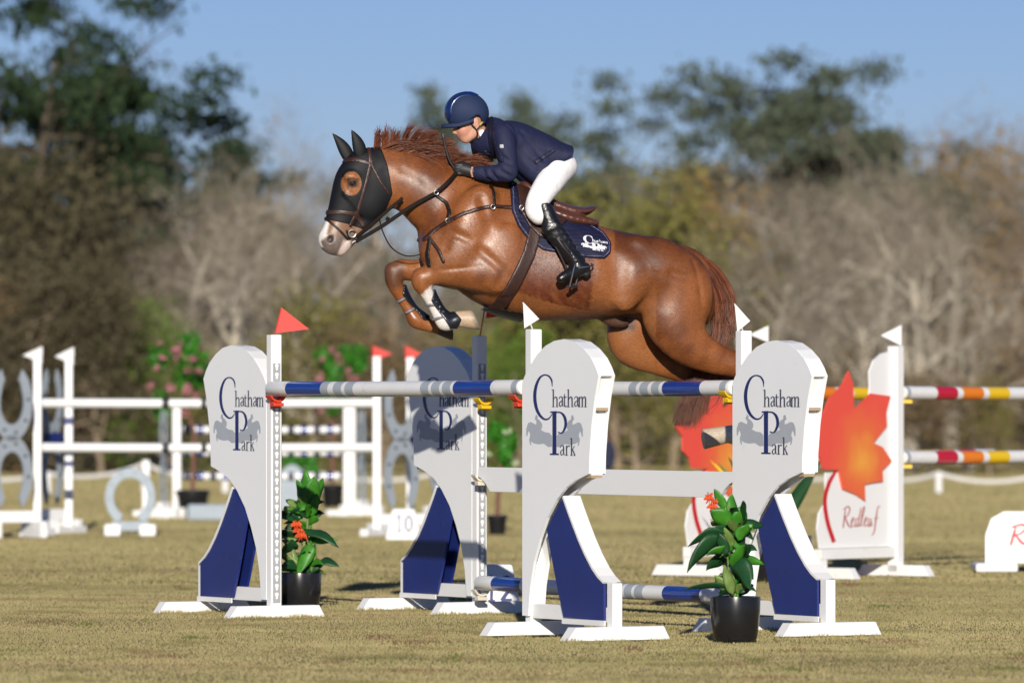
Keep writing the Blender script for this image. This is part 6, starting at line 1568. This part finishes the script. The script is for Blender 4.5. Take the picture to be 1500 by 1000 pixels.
def g_head(F):
    F.ell((688, 170, 0), (20.5, 22, 16.5), -20, k=3)
    F.chain([(683, 180, 0, 17, 14.5), (681, 190, 0, 14.2, 12.8), (681.5, 199, 0, 9.5, 9.5)], 5)
    F.ell((681, 204.5, 0), (5.2, 4.4, 6), 20, k=4)                                    # chin
    for s in (-1, 1):
        F.chain([(700, 186, s * 11, 5), (695, 196, s * 9.5, 4.5), (684, 205, s * 4, 4)], 5)   # jaw
        F.ell((678, 191, s * 8.5), (6.5, 6, 4.5), 30, k=4)                              # cheekbone
        F.ell((671, 187.5, s * 7.5), (3.4, 2.6, 3.2), 0, k=1.6, sub=True)
        F.ell((672.6, 187.8, s * 6.8), (2.7, 2.3, 2.6), 0, k=0.6)
        F.ell((697, 180, s * 15.2), (4.2, 6.6, 2.0), 15, k=1.2)                         # ear
        F.ell((698, 180, s * 17.6), (1.8, 3.4, 1.5), 15, k=1.0, sub=True)
        F.ell((668.2, 195.4, s * 2.4), (2.0, 1.8, 2.0), 0, k=1.2)                       # nostril wing
    F.chain([(668.6, 184, 0, 2.2, 2.2), (666.6, 190, 0, 2.0, 2.2), (665.6, 194.6, 0, 2.5, 2.6)], 2.2)   # nose
    F.chain([(667.5, 182.5, -8, 2), (666.5, 182, 0, 2.4), (667.5, 182.5, 8, 2)], 2.5)   # brow
    F.ell((671.6, 199.6, 0), (2.4, 1.3, 4.6), 15, k=1.2)
    F.ell((673.0, 202.4, 0), (2.3, 1.3, 4.2), 15, k=1.2)
    F.cone(Lp(669.6, 201.0, -4), Lp(673.5, 201.4, -6.6), 0.55, 0.5, k=0.6, sub=True)
    F.chain([(697, 190, 0, 11.5, 11), (706, 200, 0, 12, 12), (718, 210, 0, 15, 15)], 5)   # neck
def g_hand(F, s, e, k=2):
    dx = 0 if s < 0 else -5
    P = lambda x, y, l: (x + dx, y, s * l)
    F.chain([(*P(694, 252, 27), 6.5 + e, 6 + e), (*P(684, 249, 24), 7.5 + e, 6 + e), (*P(675, 247, 21), 7.5 + e, 6 + e)], k)
    for i in range(4):
        y = 241.5 + 4.1 * i; r = 2.5 + e * 0.6 - 0.15 * abs(i - 1)
        F.chain([(*P(676 + i * 0.6, y, 25), r), (*P(668 + i * 0.8, y + 0.8, 23), r), (*P(665 + i, y + 2.2, 17.5), r * 0.95), (*P(671 + i, y + 3.2, 13.5), r * 0.85)], 0.8, 4, kj=0.8)
    F.chain([(*P(687, 244, 23), 3.0 + e * 0.6), (*P(679, 240, 19), 2.8 + e * 0.6), (*P(671, 240.5, 15), 2.4 + e * 0.6)], 1.2, 4)
person = empty('person', (XC, Y0, 0), 'rider in navy jacket, white breeches and blue helmet crouched over the horse', 'person', None, YAW)
def emit(F, name, m, parent, smooth=2, col=None):
    V, Q = F.mesh(smooth); c = col(V) if col else None
    return mesh_obj(name, np_mesh(name, to_world_local(V), Q[:, ::-1], 4, True, c), m, parent)
BF = Field((640, 140, -105), (880, 425, 105), 1.1)
g_torso(BF, -6); g_arm_near(BF, -5.5); g_arm_far(BF, -5.5)
for s in (-1, 1): g_leg(BF, s, -4); g_shin(BF, s, -3.5); g_foot(BF, s, -3); g_hand(BF, s, -1.0)
BF.ell((820, 244, 0), (17, 15, 26), 0, k=8)
BF.chain([(697, 190, 0, 11, 10.5), (706, 200, 0, 11.5, 11.5), (718, 210, 0, 14, 14)], 5); BF.chain([(690, 178, 0, 15, 13), (698, 192, 0, 11, 11)], 5)
SKIN = mat('skin', (0.50, 0.27, 0.19), 0.48, 0.4, attr='col', var=0.06, vscale=40)
def skin_col(V):
    x, y = project(V); c = np.tile(np.array((0.52, 0.27, 0.185)), (len(V), 1))
    def b(cc, w):
        nonlocal c; c = c * (1 - w[:, None]) + np.array(cc) * w[:, None]
    ds = lambda a, b_, r: 1 - sstep(r * 0.5, r, np.hypot(x - a, y - b_))
    b((0.56, 0.22, 0.16), 0.5 * ds(680, 193, 9)); b((0.46, 0.13, 0.11), 0.75 * ds(672, 201.3, 4)); b((0.56, 0.25, 0.18), 0.5 * ds(666, 195, 4))
    b((0.10, 0.05, 0.04), 0.85 * ds(672, 187.8, 3.2) * (V[:, 2] < 2)); b((0.55, 0.24, 0.18), 0.4 * ds(697, 180, 6))
    return c
tmp = Field((640, 140, -105), (880, 425, 105), 1.1); g_head(tmp); BF.d = smin(BF.d, tmp.d, 2.0); del tmp
emit(BF, 'body', SKIN, person, 1, skin_col)
# ---- jacket
JACK = mat('navy_jacket_cloth', (0.014, 0.017, 0.050), 0.68, 0.25, var=0.15, vscale=30, bump=0.75, bscale=17, stretch=(1.0, 1.0, 0.6))
JACKD = mat('navy_jacket_trim', (0.008, 0.010, 0.030), 0.55, 0.3)
JF = Field((670, 155, -80), (860, 290, 80), 1.3)
g_torso(JF, 1.5, 4)
JF.chain([(790, 224, 0, 26, 36), (815, 229, 0, 20, 39), (834, 229, 0, 15, 38), (846, 230, 0, 12, 34)], 8)                    # skirt of the jacket
JF.chain([(775, 235, -26, 22, 14), (790, 248, -34, 20, 12), (800, 258, -38, 18, 11)], 8); JF.chain([(775, 235, 26, 22, 14), (790, 248, 34, 20, 12)], 8)
JF.chain([(765, 242, 0, 20, 26), (774, 257, 0, 14, 27), (778, 264, 0, 10, 28)], 6)
g_arm_near(JF, 1.8, 5); g_arm_far(JF, 1.8, 5)
JF.chain([(722, 181, -12, 9, 14), (730, 186, -24, 11, 14), (737, 196, -36, 14, 13)], 6)                                     # trapezius and shoulder
JF.chain([(716, 183, 12, 9, 14), (712, 196, 28, 12, 13)], 6)
HEM = L2([(660, 150), (770, 150), (850, 200), (843, 214), (839, 227), (815, 247), (790, 265), (774, 271), (763, 276), (757, 290), (690, 290), (690, 230), (660, 230)], -36)
NK = [Lp(704, 193, 0), Lp(722, 214, 0)]
JF.cut(lambda X, Y, Z: np.maximum(poly_sd(X, Y, HEM) + 0 * Z, 0 * Z - 50 + 0 * X), 0)
JF.cone(Lp(696, 186, 0), Lp(711, 206, -6), 15.5, 14.0, k=1.0, sub=True)                                                     # neck opening
JF.cone(Lp(703, 207, -14), Lp(717, 226, -19), 4.0, 1.5, k=1.0, sub=True)                                                    # V of the lapels
cuff = [Lp(696.5, 253, -28), Lp(710, 254, -35)]; cd = (cuff[0] - cuff[1]) / np.linalg.norm(cuff[0] - cuff[1])
JF.cut(lambda X, Y, Z: np.minimum((X - cuff[0][0]) * cd[0] + (Y - cuff[0][1]) * cd[1] + (Z - cuff[0][2]) * cd[2], 40 - np.abs(Y - 253) * 2.4 + 0 * X), 0)
folds = [((728, 247, -62), (752, 262, -64), 2.2), ((735, 240, -64), (757, 250, -66), 2.0), ((731, 228, -60), (750, 238, -66), 1.8), ((758, 220, -42), (785, 246, -46), 2.4), ((752, 232, -44), (772, 258, -46), 2.2), ((764, 192, -36), (790, 206, -42), 2.0), ((742, 184, -38), (760, 200, -46), 1.8), ((772, 232, -44), (796, 250, -50), 2.0), ((736, 206, -62), (748, 214, -66), 2.0),
         ((790, 214, -42), (826, 226, -44), 1.6), ((716, 248, -54), (728, 262, -52), 1.8), ((770, 200, -40), (796, 234, -44), 1.8), ((718, 262, -44), (706, 248, -44), 1.4)]
for a, b, r in folds: JF.cone(Lp(*a), Lp(*b), r * 1.5, r * 0.8, k=5, sub=True)
jacket = emit(JF, 'jacket', JACK, person, 1)
FL = L2([(780, 236), (812, 217), (814, 222), (784, 242)], -38)
shell(JF, 1.2, lambda X, Y, Z: np.maximum(poly_sd(X, Y, FL), Z + 12), 'pocket_flap', JACKD, jacket, inner=-2)
CO = L2([(720, 172), (718, 184), (716, 197), (717, 210), (721, 222), (728, 236)], -22)
shell(JF, 1.5, lambda X, Y, Z: np.maximum(line_sd(X, Y, CO, 3.4), Z + 3), 'lapel', JACKD, jacket, inner=-2)
BD = Lp(734.5, 214.5, -56); shell(JF, 0.9, lambda X, Y, Z: np.maximum(np.maximum(np.abs(X - BD[0]), np.abs(Y - BD[1])) - 3.0, Z + 30), 'sleeve_badge', mat('badge_silver', (0.45, 0.45, 0.45), 0.4), jacket, inner=-2)
# ---- shirt collar
SF = Field((680, 170, -40), (735, 235, 40), 1.0)
SF.chain([(700, 193, -1, 14.0, 14.0), (706, 201, -2, 15.0, 16.5), (714, 214, -5, 15, 20)], 3)
SF.cut(lambda X, Y, Z: line_sd(X, Y, L2([(706, 195), (709, 206), (713, 218)], -14), 5.0) + 0 * Z)
emit(SF, 'shirt_collar', mat('white_shirt', (0.80, 0.80, 0.80), 0.7), person, 1)
# ---- breeches
BR = mat('white_breeches', (0.78, 0.77, 0.77), 0.75, 0.25, var=0.03, vscale=20, bump=0.9, bscale=15)
RF = Field((750, 205, -100), (860, 340, 100), 1.4)
for s in (-1, 1): g_leg(RF, s, 0.6, 8)
RF.ell((820, 244, 0), (23, 20, 33), 10, k=10); RF.chain([(795, 240, 0, 22, 28), (820, 243, 0, 21, 32)], 6)
brc = emit(RF, 'breeches', BR, person, 1)
SEAM = L2([(838, 232), (824, 252), (806, 274), (794, 296)], -60)
shell(RF, 0.5, lambda X, Y, Z: np.maximum(line_sd(X, Y, SEAM, 0.6), Z + 20), 'side_seam', mat('seam_grey', (0.55, 0.55, 0.56), 0.8), brc, inner=-1.5)
# ---- boots
BM = mat('black_boot_leather', (0.009, 0.009, 0.011), 0.32, 0.5, coat=0.12, var=0.2, vscale=12, bump=0.6, bscale=26, stretch=(1, 1, 1.6))
for s in (-1, 1):
    OF = Field((770, 285, min(s * 60, s * 104)), (885, 425, max(s * 60, s * 104)), 1.1)
    g_shin(OF, s, 0.8, 3); g_foot(OF, s, 0.6, 5)
    for (x, y, r) in ((808, 334, 12.4), (815, 344, 11.4), (821, 352, 10.7), (827, 360, 10.0), (833, 368, 9.3), (839, 376, 9.0), (845, 384, 9.3)):
        OF.chain([(x - 5, y + 2, s * 76, r * 0.80, r * 0.9), (x + 5, y - 3, s * 77, r * 0.80, r * 0.9)], 1.6)           # creases
    OF.chain([(861, 398, s * 79, 4.6, 7), (858, 401, s * 80, 4.8, 7)], 2)                                                # heel
    OF.cut(lambda X, Y, Z: poly_sd(X, Y, L2([(784, 326), (789, 299), (800, 297), (811, 301), (900, 340), (900, 430), (780, 430)], s * 72)) + 0 * Z)
    bt = emit(OF, 'boot', BM, person, 1)
    SO = L2([(814, 413), (832, 411), (846, 406), (856, 400), (868, 398), (868, 406), (852, 409), (832, 418), (816, 418)], s * 84)
    shell(OF, 0.9, lambda X, Y, Z: poly_sd(X, Y, SO) + 0 * Z, 'sole', mat('boot_sole', (0.02, 0.018, 0.016), 0.6), bt, inner=-6)
    # stirrup and leather belong to the saddle
    ir = [(834, 420, s * 96), (842, 388, s * 93), (847, 383, s * 86), (850, 390, s * 78), (842, 420, s * 77)]
    ribbon('stirrup_iron', ir, 1.5, STEEL, saddle_set, 1.0, 7, 6)
    ribbon('stirrup_tread', [(832, 420, s * 97), (845, 419, s * 75)], 2.8, mat('black_rubber', (0.02, 0.02, 0.02), 0.7), saddle_set, 0.6)
    ribbon('stirrup_leather', [(802, 318, s * 78), (822, 356, s * 88), (846, 384, s * 87)], 2.4, LEATHD, saddle_set, 0.3, 8, 6, UPL)
    ribbon('stirrup_leather', [(798, 334, s * 76), (812, 356, s * 80), (826, 384, s * 80), (832, 398, s * 80)], 1.8, LEATHD, saddle_set, 0.3, 8, 6, UPL)
    sp = [(866, 386, s * 72), (869, 388, s * 80), (864, 390, s * 88), (848, 392, s * 91)]
    ribbon('spur', sp, 1.2, STEEL, bt, 0.8, 6, 5)
# ---- gloves
GLOVE = mat('black_glove', (0.014, 0.014, 0.016), 0.55)
for s in (-1, 1):
    GF = Field((648, 228, min(s * 4, s * 42)), (702, 270, max(s * 4, s * 42)), 0.8)
    g_hand(GF, s, 0.5); emit(GF, 'glove', GLOVE, person, 1)
ribbon('bracelet', [(692, 245, -33), (690.5, 252, -35), (692, 259, -31)], 1.6, mat('beaded_bracelet', (0.55, 0.30, 0.25), 0.4, var=0.6, vscale=60), person, 0.7)
# ---- helmet
HELM = mat('navy_helmet_shell', (0.016, 0.028, 0.075), 0.7, 0.25, var=0.05, vscale=60)
HELG = mat('navy_helmet_gloss', (0.006, 0.020, 0.10), 0.25, 0.5, coat=0.3)
MF = Field((636, 125, -34), (724, 200, 34), 0.9)
MF.ell((683, 164, 0), (31.5, 29.5, 24.5), 8, k=2); MF.ell((694, 168, 0), (20.5, 22, 23), 0, k=8)
HP = L2([(640, 130), (725, 125), (725, 178), (712, 184), (707, 178), (702, 169.5), (697, 169), (684, 178), (667, 184.5), (652, 185), (640, 182)], -18)
MF.cut(lambda X, Y, Z: poly_sd(X, Y, HP) + 0 * Z, 1.0)
# visor
VF = Field((636, 165, -30), (700, 200, 30), 0.8)
X, Y, Z = VF.grid((slice(None),) * 3)
va, vb, vc = Lp(646.5, 187, 0), Lp(668, 183, 0), Lp(690, 175, 0)
curve = np.interp(VF.ax[0], [va[0], vb[0], vc[0]], [va[1], vb[1], vc[1]])[:, None, None].astype(np.float32)
plan = np.sqrt(((X - vc[0]) / (vc[0] - va[0])) ** 2 + (Z / 25.0) ** 2)
VF.d = np.maximum(np.abs(Y - curve + 1.5 - 0.006 * Z * Z) - 2.6, (plan - 1) * 25).astype(np.float32)
VF.d = np.maximum(VF.d, (X - vc[0] + 0 * Y + 0 * Z)).astype(np.float32)
helmet = emit(MF, 'helmet', HELM, person, 1)
emit(VF, 'visor', HELM, helmet, 1)
TP = L2([(652, 179), (650, 166), (655, 152), (666, 141), (680, 134), (700, 134), (704, 139), (690, 141), (675, 148), (664, 160), (658, 174)], -6)
shell(MF, 1.0, lambda X, Y, Z: np.maximum(poly_sd(X, Y, TP), np.abs(Z) - 15), 'centre_panel', HELG, helmet, inner=-2)
VP = L2([(668, 145), (672, 138), (682, 134), (686, 139), (676, 146)], -6)
shell(MF, 1.8, lambda X, Y, Z: np.maximum(poly_sd(X, Y, VP), np.abs(Z) - 6), 'vent', INKGREY, helmet, inner=-1)
STRAPM = mat('black_webbing', (0.012, 0.013, 0.016), 0.5)
ribbon('chin_strap', [(686, 175, -17), (692, 184, -17), (698, 191, -16.5), (699, 199, -14), (694, 206, -9), (688, 209, 0)], 1.6, STRAPM, helmet, 0.5)
ribbon('chin_strap', [(708, 178, -19), (703, 185, -18.5), (698, 191, -17)], 1.5, STRAPM, helmet, 0.5)
ribbon('strap_tag', [(703, 183.5, -18), (707, 179.5, -18)], 2.1, mat('yellow_tag', (0.75, 0.58, 0.02), 0.5), helmet, 0.5)
# crop held in the fist
wp = empty('riding_crop', (XC, Y0, 0), 'black riding crop with silver cap in the rider glove', 'riding crop', None, YAW)
ribbon('shaft', [(649.5, 200, -20), (657, 231, -21), (668, 250, -22), (671, 256, -23)], 1.7, BLKP, wp, 1.0, 7)
ribbon('cap', [(649, 196, -20), (650, 201, -20)], 2.8, STEEL, wp, 1.0, 8)

# ------------------------------------------------------------------ someone sitting at the far edge of the field
D = 104.0; s = D / FPX; q = W(892, 0, D)
fig = empty('person', (q.x, q.y, 0), 'dark haired onlooker in navy clothes crouching beyond the plank', 'person')
PF = Field((-40, -60, -40), (60, 90, 40), 1.6)
for pts in ([(-2, 20, 0, 13, 16), (0, -4, 0, 12, 15), (-2, -16, 0, 8, 9), (-3, -24, 0, 5, 5)], [(-3, -32, 0, 9, 8), (-3, -27, 0, 7, 6.5)],
            [(0, 22, -7, 8, 8), (-22, 26, -9, 7, 7), (-20, 62, -9, 5, 5), (-27, 66, -10, 4, 4)], [(0, 22, 7, 8, 8), (-20, 30, 9, 7, 7), (-18, 62, 9, 5, 5), (-25, 66, 10, 4, 4)],
            [(0, -10, -16, 5, 5), (-4, 8, -18, 4.5, 4.5), (-18, 18, -12, 4, 4), (-24, 18, -9, 4, 4)], [(0, -10, 16, 5, 5), (-4, 8, 18, 4.5, 4.5), (-18, 18, 12, 4, 4), (-24, 18, 9, 4, 4)]):
    PF.chain(pts, 3, raw=True)
V, Q = PF.mesh(1); k = 0.98 / 110
col = np.where((V[:, 1] > -20)[:, None], np.array((0.02, 0.024, 0.06)), np.where(((V[:, 0] < -6) & (V[:, 1] > -36))[:, None], np.array((0.42, 0.22, 0.16)), np.array((0.05, 0.02, 0.018))))
Wv = np.stack([V[:, 0] * k, V[:, 2] * k, (70 - V[:, 1]) * k], -1)
mesh_obj('body', np_mesh('onlooker', Wv, Q[:, ::-1], 4, True, col), mat('onlooker_cloth', (0.02, 0.02, 0.05), 0.8, attr='col'), fig)
